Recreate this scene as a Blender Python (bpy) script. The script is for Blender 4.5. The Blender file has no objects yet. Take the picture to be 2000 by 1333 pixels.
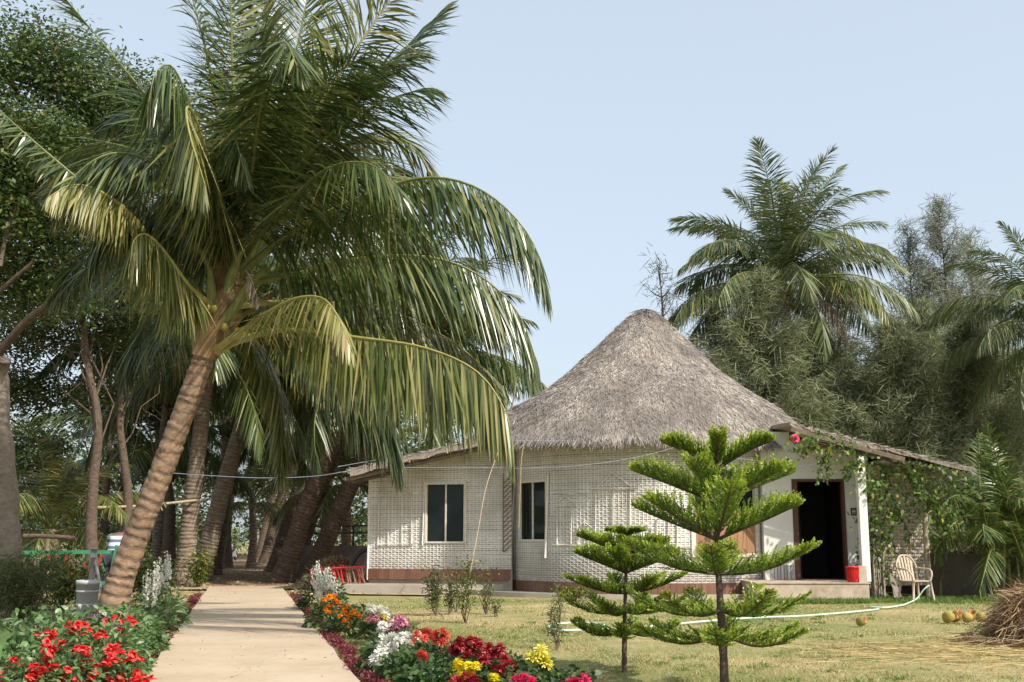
import bpy, math, random
import numpy as np
from mathutils import Vector, Matrix

# ------------------------------------------------------------------ camera, sky, sun, exposure
scene = bpy.context.scene
COL = scene.collection
FPX = 2200.0                                  # focal length in pixels of the 2000 px wide photograph
PITCH = math.atan((1055 - 666.5) / FPX)
CAMH = 1.25
cam_data = bpy.data.cameras.new('camera')
cam = bpy.data.objects.new('camera', cam_data)
COL.objects.link(cam)
cam.location = (0, 0, CAMH)
cam.rotation_euler = (math.pi / 2 + PITCH, 0, 0)
cam_data.sensor_width = 36.0
cam_data.lens = 36.0 * FPX / 2000.0
cam_data.clip_end = 3000
scene.camera = cam

SUN = Vector((0.53, -0.50, 0.68)).normalized()   # direction towards the sun
world = bpy.data.worlds.new('World')
scene.world = world
world.use_nodes = True
wn = world.node_tree
bg = wn.nodes['Background']
sky = wn.nodes.new('ShaderNodeTexSky')
sky.sky_type = 'NISHITA'
sky.sun_disc = False
sky.sun_elevation = math.asin(SUN.z)
sky.sun_rotation = math.atan2(SUN.x, SUN.y)
sky.altitude = 0
sky.air_density = 1.0
sky.dust_density = 4.0
sky.ozone_density = 1.5
veil = wn.nodes.new('ShaderNodeMix')           # thin even veil of haze over the whole sky
veil.data_type = 'RGBA'
veil.inputs[0].default_value = 0.6
veil.inputs[7].default_value = (3.7, 4.15, 4.45, 1)
wn.links.new(sky.outputs[0], veil.inputs[6])
wn.links.new(veil.outputs[2], bg.inputs[0])
bg.inputs[1].default_value = 0.15
sun_data = bpy.data.lights.new('sun', 'SUN')
sun_data.energy = 3.7
sun_data.angle = math.radians(0.6)
sun_data.color = (1.0, 0.93, 0.82)
sun = bpy.data.objects.new('sun', sun_data)
COL.objects.link(sun)
sun.rotation_euler = SUN.to_track_quat('Z', 'Y').to_euler()
sun.location = (30, -15, 40)
vs = scene.view_settings
vs.view_transform = 'Standard'
vs.look = 'None'
vs.exposure = 0.6
vs.gamma = 1.0
vs.use_curve_mapping = False
scene.cycles.max_bounces = 6
scene.cycles.transparent_max_bounces = 4

# ------------------------------------------------------------------ helpers
rng = np.random.default_rng(7)
CP, SP = math.cos(PITCH), math.sin(PITCH)


def ray(px, py):
    u = -(py - 666.5) / FPX
    return np.array([(px - 1000) / FPX, CP - u * SP, SP + u * CP])


def at(px, py, Y):
    """point of the photograph's line of sight at distance Y in front of the camera"""
    r = ray(px, py)
    return np.array([0, 0, CAMH]) + r * (Y / r[1])


def gr(px, py, z=0.0):
    """point of the ground seen there"""
    r = ray(px, py)
    return np.array([0, 0, CAMH]) + r * ((z - CAMH) / r[2])


def gx(px, Y, z=0.0):
    """ground point at distance Y under image column px"""
    zc = Y * CP + (z - CAMH) * SP
    return np.array([(px - 1000) / FPX * zc, Y, z])


def nrm(v):
    v = np.asarray(v, float)
    return v / np.maximum(np.linalg.norm(v, axis=-1, keepdims=True), 1e-9)


class MB:
    """collects faces; build() links them as ONE mesh object"""

    def __init__(s):
        s.v, s.f, s.m, s.n = [], [], [], 0

    def add(s, V, F, mi=0):
        V = np.asarray(V, float).reshape(-1, 3)
        F = np.asarray(F, int)
        if len(F) == 0:
            return
        s.v.append(V)
        s.f.append(F + s.n)
        s.m.append(np.full(len(F), mi))
        s.n += len(V)

    def box(s, c, size, R=None, mi=0, taper=1.0):
        x, y, z = np.asarray(size, float) / 2
        t = taper
        V = np.array([[-x, -y, -z], [x, -y, -z], [x, y, -z], [-x, y, -z],
                      [-x * t, -y * t, z], [x * t, -y * t, z], [x * t, y * t, z], [-x * t, y * t, z]])
        if R is not None:
            V = V @ np.asarray(R).T
        s.add(V + np.asarray(c), [[0, 3, 2, 1], [4, 5, 6, 7], [0, 1, 5, 4], [1, 2, 6, 5], [2, 3, 7, 6], [3, 0, 4, 7]], mi)

    def bar(s, a, b, w, h, mi=0, up=(0, 0, 1)):
        """a rectangular bar from a to b"""
        a, b = np.asarray(a, float), np.asarray(b, float)
        T = nrm(b - a)
        S = np.cross(T, up)
        S = nrm(S) if np.linalg.norm(S) > 1e-4 else np.array([1.0, 0, 0])
        U = np.cross(S, T)
        R = np.stack([T, S, U], axis=1)
        s.box((a + b) / 2, (np.linalg.norm(b - a), w, h), R, mi)

    def tube(s, P, r, sides=8, mi=0, cap=True):
        P = np.asarray(P, float)
        n = len(P)
        r = np.broadcast_to(np.asarray(r, float), (n,))
        T = nrm(np.gradient(P, axis=0))
        ref = np.array([0, 0, 1.0]) if abs(T[:, 2]).mean() < 0.9 else np.array([0.0, 1, 0])
        S = nrm(np.cross(T, ref))
        U = np.cross(S, T)
        a = np.linspace(0, 2 * np.pi, sides, endpoint=False)
        V = P[:, None] + r[:, None, None] * (np.cos(a)[None, :, None] * S[:, None] + np.sin(a)[None, :, None] * U[:, None])
        i = np.arange(n - 1)[:, None] * sides
        j = np.arange(sides)[None]
        k = (np.arange(sides) + 1)[None] % sides
        F = np.stack([i + j, i + k, i + sides + k, i + sides + j], -1).reshape(-1, 4)
        base = s.n
        s.add(V.reshape(-1, 3), F, mi)
        if cap:
            s.f.append(np.array([[base + x for x in range(sides)]]))
            s.m.append(np.array([mi]))
            s.f.append(np.array([[base + (n - 1) * sides + x for x in range(sides)][::-1]]))
            s.m.append(np.array([mi]))

    def lathe(s, prof, c, sides=20, mi=0):
        prof = np.asarray(prof, float)
        P = np.zeros((len(prof), 3))
        P[:, 2] = prof[:, 1]
        a = np.linspace(0, 2 * np.pi, sides, endpoint=False)
        V = np.stack([prof[:, 0, None] * np.cos(a), prof[:, 0, None] * np.sin(a), np.repeat(prof[:, 1, None], sides, 1)], -1)
        n = len(prof)
        i = np.arange(n - 1)[:, None] * sides
        j = np.arange(sides)[None]
        k = (np.arange(sides) + 1)[None] % sides
        F = np.stack([i + j, i + k, i + sides + k, i + sides + j], -1).reshape(-1, 4)
        s.add(V.reshape(-1, 3) + np.asarray(c), F, mi)

    def grid(s, V, mi=0):
        """V of shape (a, b, 3)"""
        V = np.asarray(V, float)
        a, b = V.shape[:2]
        i = np.arange(a - 1)[:, None] * b
        j = np.arange(b - 1)[None]
        F = np.stack([i + j, i + j + 1, i + b + j + 1, i + b + j], -1).reshape(-1, 4)
        s.add(V.reshape(-1, 3), F, mi)

    def blades(s, P, D, L, W, side=None, droop=0.0, segs=2, prof=None, mi=0, rg=None):
        """many tapering leaves, straws or needles: start P, direction D, length L, width W"""
        rg = rg or rng
        P, D = np.asarray(P, float), nrm(D)
        n = len(P)
        if n == 0:
            return
        L = np.broadcast_to(np.asarray(L, float), (n,))
        W = np.broadcast_to(np.asarray(W, float), (n,))
        droop = np.broadcast_to(np.asarray(droop, float), (n,))
        if side is None:
            side = rg.normal(size=(n, 3))
        side = np.asarray(side, float)
        side = nrm(side - D * (side * D).sum(-1, keepdims=True))
        t = np.linspace(0, 1, segs + 1)
        if prof is None:
            prof = {1: [1, 1], 2: [0.6, 1, 0.08], 3: [0.5, 1, 0.8, 0.05], 4: [0.4, 1, 1, 0.7, 0.05]}[segs]
        prof = np.asarray(prof, float)
        C = P[:, None] + D[:, None] * (L[:, None] * t)[..., None]
        C[..., 2] -= (droop * L)[:, None] * t[None] ** 2
        off = side[:, None] * (W[:, None] * prof[None] / 2)[..., None]
        V = np.stack([C - off, C + off], 2)           # n, segs+1, 2, 3
        b = (np.arange(n) * (segs + 1) * 2)[:, None] + (np.arange(segs) * 2)[None]
        F = np.stack([b, b + 1, b + 3, b + 2], -1).reshape(-1, 4)
        s.add(V.reshape(-1, 3), F, mi)

    def mesh(s, name, mats, smooth=False, off=(0, 0, 0)):
        me = bpy.data.meshes.new(name)
        V = np.concatenate(s.v) - np.asarray(off, float)
        me.vertices.add(len(V))
        me.vertices.foreach_set('co', V.astype(np.float32).ravel())
        tot = np.concatenate([np.full(len(f), f.shape[1]) for f in s.f])
        loops = np.concatenate([f.ravel() for f in s.f])
        start = np.concatenate([[0], np.cumsum(tot)[:-1]])
        me.loops.add(len(loops))
        me.loops.foreach_set('vertex_index', loops.astype(np.int32))
        me.polygons.add(len(tot))
        me.polygons.foreach_set('loop_start', start.astype(np.int32))
        mats = mats if isinstance(mats, (list, tuple)) else [mats]
        for m in mats:
            me.materials.append(m)
        if len(mats) > 1:
            me.polygons.foreach_set('material_index', np.concatenate(s.m).astype(np.int32))
        me.polygons.foreach_set('use_smooth', np.full(len(tot), bool(smooth)))
        me.update()
        me.validate()
        return me

    def build(s, name, mats, parent=None, smooth=False, loc=None):
        """mesh given in world coordinates; its origin goes to the parent's (or to loc)"""
        off = wloc(parent) if parent is not None else (np.zeros(3) if loc is None else np.asarray(loc, float))
        o = bpy.data.objects.new(name, s.mesh(name, mats, smooth, off))
        COL.objects.link(o)
        if parent is not None:
            o.parent = parent
        else:
            o.location = off
        return o


def wloc(o):
    p = np.zeros(3)
    while o is not None:
        p += np.array(o.location)
        o = o.parent
    return p


def tag(o, label=None, cat=None, group=None, kind=None):
    if label:
        o['label'] = label
    if cat:
        o['category'] = cat
    if group:
        o['group'] = group
    if kind:
        o['kind'] = kind
    return o


def thing(name, label, cat, loc, group=None):
    o = bpy.data.objects.new(name, None)
    o.empty_display_size = 0.2
    COL.objects.link(o)
    o.location = tuple(float(x) for x in loc)
    return tag(o, label, cat, group)


def inst(name, me, parent, loc=(0, 0, 0), rot=(0, 0, 0), sc=1.0):
    """an object that shares mesh data, placed relative to its parent"""
    o = bpy.data.objects.new(name, me)
    COL.objects.link(o)
    o.parent = parent
    o.location = tuple(float(x) for x in loc)
    o.rotation_euler = rot
    o.scale = (sc, sc, sc) if np.isscalar(sc) else sc
    return o


def spline(pts, n):
    """smooth curve through the points (Catmull-Rom)"""
    P = np.asarray(pts, float)
    P = np.vstack([2 * P[0] - P[1], P, 2 * P[-1] - P[-2]])
    d = np.linalg.norm(np.diff(P[1:-1], axis=0), axis=1)
    cum = np.concatenate([[0], np.cumsum(d)])
    out = []
    for s in np.linspace(0, cum[-1], n):
        i = min(np.searchsorted(cum, s, side='right') - 1, len(d) - 1)
        t = (s - cum[i]) / d[i]
        p0, p1, p2, p3 = P[i:i + 4]
        out.append(0.5 * (2 * p1 + (p2 - p0) * t + (2 * p0 - 5 * p1 + 4 * p2 - p3) * t * t + (3 * p1 - p0 - 3 * p2 + p3) * t ** 3))
    return np.array(out)


# ------------------------------------------------------------------ materials
def new_mat(name):
    m = bpy.data.materials.new(name)
    m.use_nodes = True
    nt = m.node_tree
    return m, nt, nt.nodes['Principled BSDF'], nt.nodes['Material Output']


def ramp(nt, fac, stops):
    r = nt.nodes.new('ShaderNodeValToRGB')
    e = r.color_ramp.elements
    while len(e) < len(stops):
        e.new(0.5)
    for el, (p, c) in zip(e, stops):
        el.position = p
        el.color = (*c, 1)
    nt.links.new(fac, r.inputs[0])
    return r.outputs[0]


def noise(nt, scale, detail=4, rough=0.6, vec=None, out='Fac'):
    n = nt.nodes.new('ShaderNodeTexNoise')
    n.inputs['Scale'].default_value = scale
    n.inputs['Detail'].default_value = detail
    n.inputs['Roughness'].default_value = rough
    if vec is None:
        vec = geo_pos(nt)
    nt.links.new(vec, n.inputs['Vector'])
    return n.outputs[out]


def geo_pos(nt):
    g = nt.nodes.new('ShaderNodeNewGeometry')
    return g.outputs['Position']


def obj_pos(nt):
    return nt.nodes.new('ShaderNodeTexCoord').outputs['Object']


def scaled(nt, vec, sc):
    m = nt.nodes.new('ShaderNodeMapping')
    m.inputs['Scale'].default_value = sc
    nt.links.new(vec, m.inputs[0])
    return m.outputs[0]


def mixc(nt, a, b, fac, mode='MIX'):
    m = nt.nodes.new('ShaderNodeMix')
    m.data_type = 'RGBA'
    m.blend_type = mode
    for sock, val in ((m.inputs[6], a), (m.inputs[7], b)):
        if isinstance(val, tuple):
            sock.default_value = (*val, 1)
        else:
            nt.links.new(val, sock)
    if isinstance(fac, float):
        m.inputs[0].default_value = fac
    else:
        nt.links.new(fac, m.inputs[0])
    return m.outputs[2]


def bump(nt, bs, h, strength, dist=0.02):
    b = nt.nodes.new('ShaderNodeBump')
    b.inputs['Strength'].default_value = strength
    b.inputs['Distance'].default_value = dist
    nt.links.new(h, b.inputs['Height'])
    nt.links.new(b.outputs[0], bs.inputs['Normal'])


def leaf_mat(name, stops, trans=0.3, rough=0.45, spec=0.4, patch=None):
    """foliage: every leaf (mesh island) has a shade of its own; light passes through"""
    m, nt, bs, out = new_mat(name)
    g = nt.nodes.new('ShaderNodeNewGeometry')
    c = ramp(nt, g.outputs['Random Per Island'], stops)
    if patch:
        f = noise(nt, patch[0], 3)
        f = ramp(nt, f, [(0.4, (0, 0, 0)), (0.62, (1, 1, 1))])
        c = mixc(nt, c, patch[1], f)
    nt.links.new(c, bs.inputs['Base Color'])
    bs.inputs['Roughness'].default_value = rough
    bs.inputs['Specular IOR Level'].default_value = spec
    t = nt.nodes.new('ShaderNodeBsdfTranslucent')
    nt.links.new(c, t.inputs[0])
    mx = nt.nodes.new('ShaderNodeMixShader')
    mx.inputs[0].default_value = trans
    nt.links.new(bs.outputs[0], mx.inputs[1])
    nt.links.new(t.outputs[0], mx.inputs[2])
    nt.links.new(mx.outputs[0], out.inputs[0])
    return m


def plain_mat(name, c1, c2=None, scale=6.0, rough=0.7, bmp=0.0, spec=0.3, stretch=None, metal=0.0, c3=None, island=0.0):
    m, nt, bs, out = new_mat(name)
    vec = geo_pos(nt)
    if stretch:
        vec = scaled(nt, vec, stretch)
    f = noise(nt, scale, 6, 0.65, vec)
    stops = [(0.3, c1), (0.7, c2 or c1)] if c3 is None else [(0.28, c1), (0.5, c2), (0.75, c3)]
    c = ramp(nt, f, stops)
    if island:
        g = nt.nodes.new('ShaderNodeNewGeometry')
        v = nt.nodes.new('ShaderNodeMapRange')
        v.inputs[3].default_value = 1 - island
        v.inputs[4].default_value = 1 + island * 0.6
        oi = nt.nodes.new('ShaderNodeObjectInfo')
        ad = nt.nodes.new('ShaderNodeMath')
        ad.operation = 'ADD'
        nt.links.new(g.outputs['Random Per Island'], ad.inputs[0])
        nt.links.new(oi.outputs['Random'], ad.inputs[1])
        fr = nt.nodes.new('ShaderNodeMath')
        fr.operation = 'FRACT'
        nt.links.new(ad.outputs[0], fr.inputs[0])
        nt.links.new(fr.outputs[0], v.inputs[0])
        hs = nt.nodes.new('ShaderNodeHueSaturation')
        nt.links.new(c, hs.inputs['Color'])
        nt.links.new(v.outputs[0], hs.inputs['Value'])
        c = hs.outputs[0]
    nt.links.new(c, bs.inputs['Base Color'])
    bs.inputs['Roughness'].default_value = rough
    bs.inputs['Specular IOR Level'].default_value = spec
    bs.inputs['Metallic'].default_value = metal
    if bmp:
        bump(nt, bs, f, bmp)
    return m


M = {}
M['frond'] = leaf_mat('palm_leaflet', [(0, (0.026, 0.054, 0.016)), (0.45, (0.055, 0.090, 0.022)), (0.8, (0.105, 0.140, 0.036)), (0.97, (0.24, 0.24, 0.085))], 0.2, 0.32, 0.65)
M['frond_yellow'] = leaf_mat('yellowing_palm_leaflet', [(0, (0.13, 0.17, 0.04)), (0.5, (0.24, 0.25, 0.07)), (0.85, (0.36, 0.33, 0.12)), (1, (0.42, 0.32, 0.17))], 0.3, 0.4, 0.45)
M['frond_mid'] = leaf_mat('light_green_palm_leaflet', [(0, (0.05, 0.085, 0.022)), (0.5, (0.125, 0.155, 0.036)), (0.85, (0.25, 0.25, 0.075)), (1, (0.40, 0.33, 0.15))], 0.24, 0.34, 0.6)
M['frond_dry'] = leaf_mat('dry_palm_leaflet', [(0, (0.16, 0.12, 0.09)), (0.6, (0.27, 0.22, 0.17)), (1, (0.36, 0.30, 0.22))], 0.2, 0.7, 0.2)
M['frond_far'] = leaf_mat('far_palm_leaflet', [(0, (0.07, 0.11, 0.045)), (0.5, (0.125, 0.17, 0.065)), (0.85, (0.20, 0.22, 0.09)), (1, (0.32, 0.29, 0.13))], 0.28, 0.4, 0.5)
M['rachis'] = plain_mat('palm_rachis', (0.20, 0.20, 0.05), (0.34, 0.30, 0.10), 8, 0.45, 0, 0.4)
M['rachis_dark'] = plain_mat('green_rachis', (0.10, 0.13, 0.03), (0.18, 0.19, 0.06), 8, 0.45, 0, 0.4)
M['sheath'] = plain_mat('palm_sheath', (0.12, 0.07, 0.035), (0.24, 0.17, 0.08), 5, 0.8, 0.4, 0.2, (1, 1, 0.2))


def trunk_mat(name, a, b, c):
    m, nt, bs, out = new_mat(name)
    p = geo_pos(nt)
    f = noise(nt, 9, 8, 0.7, scaled(nt, p, (1, 1, 1.6)))
    col = ramp(nt, f, [(0.25, a), (0.5, b), (0.75, c)])
    f2 = noise(nt, 1.3, 3, 0.5, p)
    col = mixc(nt, col, (0.13, 0.095, 0.065), ramp(nt, f2, [(0.5, (0, 0, 0)), (0.78, (0.6, 0.6, 0.6))]))
    nt.links.new(col, bs.inputs['Base Color'])
    bs.inputs['Roughness'].default_value = 0.85
    bs.inputs['Specular IOR Level'].default_value = 0.15
    bump(nt, bs, f, 0.7, 0.03)
    return m


M['palm_trunk'] = trunk_mat('palm_trunk', (0.145, 0.094, 0.058), (0.279, 0.188, 0.121), (0.401, 0.292, 0.204))
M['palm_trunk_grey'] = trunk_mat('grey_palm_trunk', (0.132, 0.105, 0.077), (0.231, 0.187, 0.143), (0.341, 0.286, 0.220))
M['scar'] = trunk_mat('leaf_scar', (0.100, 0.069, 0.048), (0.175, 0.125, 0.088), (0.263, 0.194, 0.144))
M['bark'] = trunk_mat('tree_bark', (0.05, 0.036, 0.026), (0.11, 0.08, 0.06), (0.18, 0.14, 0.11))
M['bark_pale'] = trunk_mat('pale_bark', (0.13, 0.105, 0.08), (0.22, 0.18, 0.14), (0.32, 0.27, 0.22))
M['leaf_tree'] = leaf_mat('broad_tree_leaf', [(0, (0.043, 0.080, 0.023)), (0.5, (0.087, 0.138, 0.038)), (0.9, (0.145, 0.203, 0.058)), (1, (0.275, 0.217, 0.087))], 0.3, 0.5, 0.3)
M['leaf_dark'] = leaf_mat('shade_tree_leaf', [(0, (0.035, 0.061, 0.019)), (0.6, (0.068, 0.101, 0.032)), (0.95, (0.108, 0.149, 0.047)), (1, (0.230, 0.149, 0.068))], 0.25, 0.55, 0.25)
M['needle'] = leaf_mat('casuarina_needle', [(0, (0.120, 0.144, 0.078)), (0.5, (0.202, 0.230, 0.118)), (1, (0.314, 0.328, 0.178))], 0.3, 0.6, 0.2)
M['needle_far'] = leaf_mat('hazed_casuarina_needle', [(0, (0.139, 0.159, 0.110)), (0.5, (0.212, 0.231, 0.158)), (1, (0.310, 0.310, 0.221))], 0.3, 0.6, 0.2)  # distance haze mixed into the needle colour: paler and greyer
M['araucaria'] = leaf_mat('araucaria_needle', [(0, (0.072, 0.138, 0.013)), (0.5, (0.131, 0.219, 0.020)), (1, (0.232, 0.312, 0.033))], 0.28, 0.35, 0.5)
M['araucaria_tip'] = leaf_mat('araucaria_young_needle', [(0, (0.250, 0.356, 0.033)), (1, (0.413, 0.494, 0.066))], 0.3, 0.35, 0.5)
M['thatch'] = leaf_mat('thatch_straw', [(0, (0.192, 0.161, 0.137)), (0.35, (0.368, 0.331, 0.293)), (0.75, (0.520, 0.478, 0.434)), (1, (0.683, 0.632, 0.570))], 0.08, 0.85, 0.1, patch=(0.9, (0.258, 0.230, 0.211)))
M['thatch_base'] = plain_mat('thatch_underlayer', (0.215, 0.175, 0.134), (0.363, 0.309, 0.255), 14, 0.95, 0.6, 0.1)
M['hay'] = leaf_mat('hay_straw', [(0, (0.14, 0.085, 0.045)), (0.5, (0.30, 0.20, 0.11)), (1, (0.47, 0.35, 0.20))], 0.1, 0.75, 0.2)
M['straw_yellow'] = leaf_mat('loose_straw', [(0, (0.34, 0.25, 0.11)), (1, (0.55, 0.43, 0.22))], 0.1, 0.7, 0.2)


def weave_mat():
    m, nt, bs, out = new_mat('whitewashed_weave')
    p = geo_pos(nt)
    f = noise(nt, 1.1, 5, 0.6, p)
    g = nt.nodes.new('ShaderNodeNewGeometry')
    c = ramp(nt, f, [(0.3, (0.56, 0.535, 0.495)), (0.6, (0.75, 0.735, 0.70))])
    w = noise(nt, 22, 4, 0.7, scaled(nt, p, (1, 1, 2.5)))
    c = mixc(nt, c, (0.40, 0.355, 0.30), ramp(nt, w, [(0.52, (0, 0, 0)), (0.75, (0.7, 0.7, 0.7))]))
    st = noise(nt, 3.2, 5, 0.65, scaled(nt, p, (1, 1, 0.10)))      # water marks running down
    c = mixc(nt, c, (0.36, 0.33, 0.285), ramp(nt, st, [(0.52, (0, 0, 0)), (0.72, (0.55, 0.55, 0.55))]))
    # splashed dirt above the skirting
    s = nt.nodes.new('ShaderNodeSeparateXYZ')
    nt.links.new(p, s.inputs[0])
    mr = nt.nodes.new('ShaderNodeMapRange')
    mr.inputs[1].default_value = 1.15
    mr.inputs[2].default_value = 0.35
    nt.links.new(s.outputs[2], mr.inputs[0])
    ml = nt.nodes.new('ShaderNodeMath')
    ml.operation = 'MULTIPLY'
    nt.links.new(mr.outputs[0], ml.inputs[0])
    nt.links.new(noise(nt, 3.5, 5, 0.7, p), ml.inputs[1])
    c = mixc(nt, c, (0.30, 0.245, 0.18), ml.outputs[0])
    nt.links.new(c, bs.inputs['Base Color'])
    bs.inputs['Roughness'].default_value = 0.75
    bs.inputs['Specular IOR Level'].default_value = 0.2
    return m


M['weave'] = weave_mat()
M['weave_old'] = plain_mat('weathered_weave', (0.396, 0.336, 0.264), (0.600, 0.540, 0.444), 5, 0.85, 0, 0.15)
M['weave_back'] = plain_mat('wall_backing', (0.253, 0.218, 0.172), (0.345, 0.310, 0.253), 6, 0.9)
M['rod'] = plain_mat('whitewashed_rod', (0.552, 0.504, 0.432), (0.744, 0.708, 0.636), 12, 0.7, 0.2)
M['plaster'] = plain_mat('white_plaster', (0.60, 0.59, 0.56), (0.72, 0.71, 0.68), 1.6, 0.85, 0.1, 0.2)
M['plaster_post'] = plain_mat('white_post_paint', (0.66, 0.65, 0.62), (0.78, 0.77, 0.74), 3, 0.7, 0.15, 0.3)
M['skirt'] = plain_mat('brown_skirting_board', (0.15, 0.072, 0.045), (0.24, 0.125, 0.08), 5, 0.55, 0.1, 0.35, (6, 6, 0.6), island=0.22)
M['frame_wood'] = plain_mat('brown_door_frame', (0.07, 0.032, 0.022), (0.12, 0.06, 0.04), 8, 0.6, 0.1, 0.3, (6, 6, 0.5))
M['shutter'] = plain_mat('orange_brown_shutter_wood', (0.26, 0.14, 0.075), (0.36, 0.21, 0.12), 4, 0.6, 0.1, 0.3, (5, 5, 0.4), island=0.15)
M['beam'] = plain_mat('weathered_beam', (0.10, 0.075, 0.055), (0.20, 0.16, 0.125), 6, 0.85, 0.4, 0.15)
M['stick'] = plain_mat('dry_stick', (0.17, 0.135, 0.10), (0.34, 0.29, 0.235), 9, 0.85, 0.3, 0.15, island=0.25)
M['bamboo'] = plain_mat('bamboo_pole', (0.32, 0.26, 0.17), (0.48, 0.41, 0.29), 7, 0.6, 0.2, 0.3)
M['herring'] = plain_mat('brown_cane', (0.16, 0.10, 0.07), (0.26, 0.18, 0.13), 9, 0.75, 0.2)
M['concrete'] = plain_mat('old_concrete', (0.28, 0.25, 0.205), (0.42, 0.38, 0.315), 2.2, 0.9, 0.25, 0.15)
M['concrete_grey'] = plain_mat('grey_concrete', (0.17, 0.165, 0.16), (0.27, 0.26, 0.25), 3.0, 0.8, 0.2, 0.25)
M['concrete_dark'] = plain_mat('mossy_wall_concrete', (0.10, 0.09, 0.08), (0.20, 0.18, 0.155), 1.4, 0.95, 0.4, 0.1, (1, 1, 0.6))
M['plinth'] = plain_mat('stained_plinth_plaster', (0.25, 0.18, 0.125), (0.44, 0.355, 0.27), 2.6, 0.85, 0.2, 0.2, c3=(0.56, 0.49, 0.40))
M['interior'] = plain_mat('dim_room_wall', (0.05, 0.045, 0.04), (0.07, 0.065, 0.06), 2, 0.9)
M['dado'] = plain_mat('dado_tile', (0.36, 0.35, 0.33), (0.46, 0.44, 0.42), 5, 0.35, 0, 0.5, island=0.3)
M['corrugated'] = plain_mat('pale_corrugated_sheet', (0.52, 0.51, 0.48), (0.64, 0.63, 0.60), 4, 0.7)


def glass_mat():
    m, nt, bs, out = new_mat('dark_window_glass')
    f = noise(nt, 2.0, 3)
    nt.links.new(ramp(nt, f, [(0.3, (0.008, 0.012, 0.012)), (0.7, (0.016, 0.024, 0.022))]), bs.inputs['Base Color'])
    bs.inputs['Roughness'].default_value = 0.04
    bs.inputs['Specular IOR Level'].default_value = 0.25
    bump(nt, bs, noise(nt, 1.5, 2), 0.05, 0.05)
    return m


M['glass'] = glass_mat()


def path_mat():
    m, nt, bs, out = new_mat('path_concrete')
    p = geo_pos(nt)
    f = noise(nt, 0.8, 6, 0.65, p)
    c = ramp(nt, f, [(0.25, (0.38, 0.295, 0.20)), (0.5, (0.46, 0.37, 0.265)), (0.75, (0.52, 0.43, 0.32))])
    f2 = noise(nt, 9, 6, 0.7, p)
    c = mixc(nt, c, (0.38, 0.29, 0.19), ramp(nt, f2, [(0.52, (0, 0, 0)), (0.78, (0.6, 0.6, 0.6))]))
    f3 = noise(nt, 70, 3, 0.7, p)
    c = mixc(nt, c, (0.28, 0.21, 0.14), ramp(nt, f3, [(0.6, (0, 0, 0)), (0.8, (0.5, 0.5, 0.5))]))
    v = nt.nodes.new('ShaderNodeTexVoronoi')
    v.feature = 'DISTANCE_TO_EDGE'
    v.inputs['Scale'].default_value = 0.45
    mx = nt.nodes.new('ShaderNodeVectorMath')
    mx.operation = 'MULTIPLY_ADD'
    nt.links.new(noise(nt, 2.2, 4, 0.6, p, 'Color'), mx.inputs[0])
    mx.inputs[1].default_value = (0.5, 0.5, 0)
    nt.links.new(p, mx.inputs[2])
    nt.links.new(mx.outputs[0], v.inputs['Vector'])
    crack = ramp(nt, v.outputs['Distance'], [(0.0, (0.22, 0.22, 0.22)), (0.007, (0, 0, 0))])
    c = mixc(nt, c, (0.22, 0.165, 0.11), crack)
    nt.links.new(c, bs.inputs['Base Color'])
    bs.inputs['Roughness'].default_value = 0.9
    bs.inputs['Specular IOR Level'].default_value = 0.15
    bump(nt, bs, f2, 0.25, 0.01)
    return m


M['path'] = path_mat()


def ground_mat():
    m, nt, bs, out = new_mat('dry_lawn')
    p = geo_pos(nt)
    f = noise(nt, 0.35, 6, 0.65, p)
    c = ramp(nt, f, [(0.3, (0.17, 0.21, 0.066)), (0.50, (0.315, 0.285, 0.130)), (0.62, (0.507, 0.385, 0.210)), (0.75, (0.612, 0.473, 0.289))])
    f2 = noise(nt, 14, 6, 0.75, p)
    c = mixc(nt, c, (0.20, 0.165, 0.085), ramp(nt, f2, [(0.45, (0, 0, 0)), (0.75, (0.75, 0.75, 0.75))]))
    f3 = noise(nt, 2.3, 5, 0.6, p)
    c = mixc(nt, c, (0.19, 0.20, 0.075), ramp(nt, f3, [(0.5, (0, 0, 0)), (0.75, (0.7, 0.7, 0.7))]))
    nt.links.new(c, bs.inputs['Base Color'])
    bs.inputs['Roughness'].default_value = 0.95
    bs.inputs['Specular IOR Level'].default_value = 0.05
    bump(nt, bs, f2, 0.7, 0.04)
    return m


M['ground'] = ground_mat()
M['dirt'] = plain_mat('brown_dirt', (0.13, 0.085, 0.05), (0.23, 0.16, 0.10), 3.0, 0.95, 0.4, 0.05, c3=(0.30, 0.22, 0.14))
M['sand'] = plain_mat('pale_trodden_earth', (0.30, 0.235, 0.16), (0.42, 0.34, 0.24), 1.5, 0.95, 0.3, 0.05)
M['soil'] = plain_mat('bed_soil', (0.09, 0.062, 0.038), (0.17, 0.12, 0.075), 6.0, 0.95, 0.6, 0.05)
M['grass'] = leaf_mat('grass_blade', [(0, (0.138, 0.184, 0.045)), (0.3, (0.276, 0.265, 0.105)), (0.75, (0.455, 0.382, 0.195)), (1, (0.607, 0.529, 0.300))], 0.2, 0.7, 0.15)
M['grass_green'] = leaf_mat('green_grass_blade', [(0, (0.081, 0.162, 0.027)), (0.7, (0.149, 0.243, 0.054)), (1, (0.297, 0.297, 0.108))], 0.25, 0.6, 0.2)
M['bed_leaf'] = leaf_mat('bed_plant_leaf', [(0, (0.069, 0.138, 0.044)), (0.5, (0.125, 0.213, 0.075)), (1, (0.213, 0.312, 0.125))], 0.3, 0.4, 0.45)
M['mum_leaf'] = leaf_mat('chrysanthemum_leaf', [(0, (0.03, 0.065, 0.02)), (0.6, (0.06, 0.11, 0.035)), (1, (0.11, 0.17, 0.05))], 0.28, 0.45, 0.4)
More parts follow.
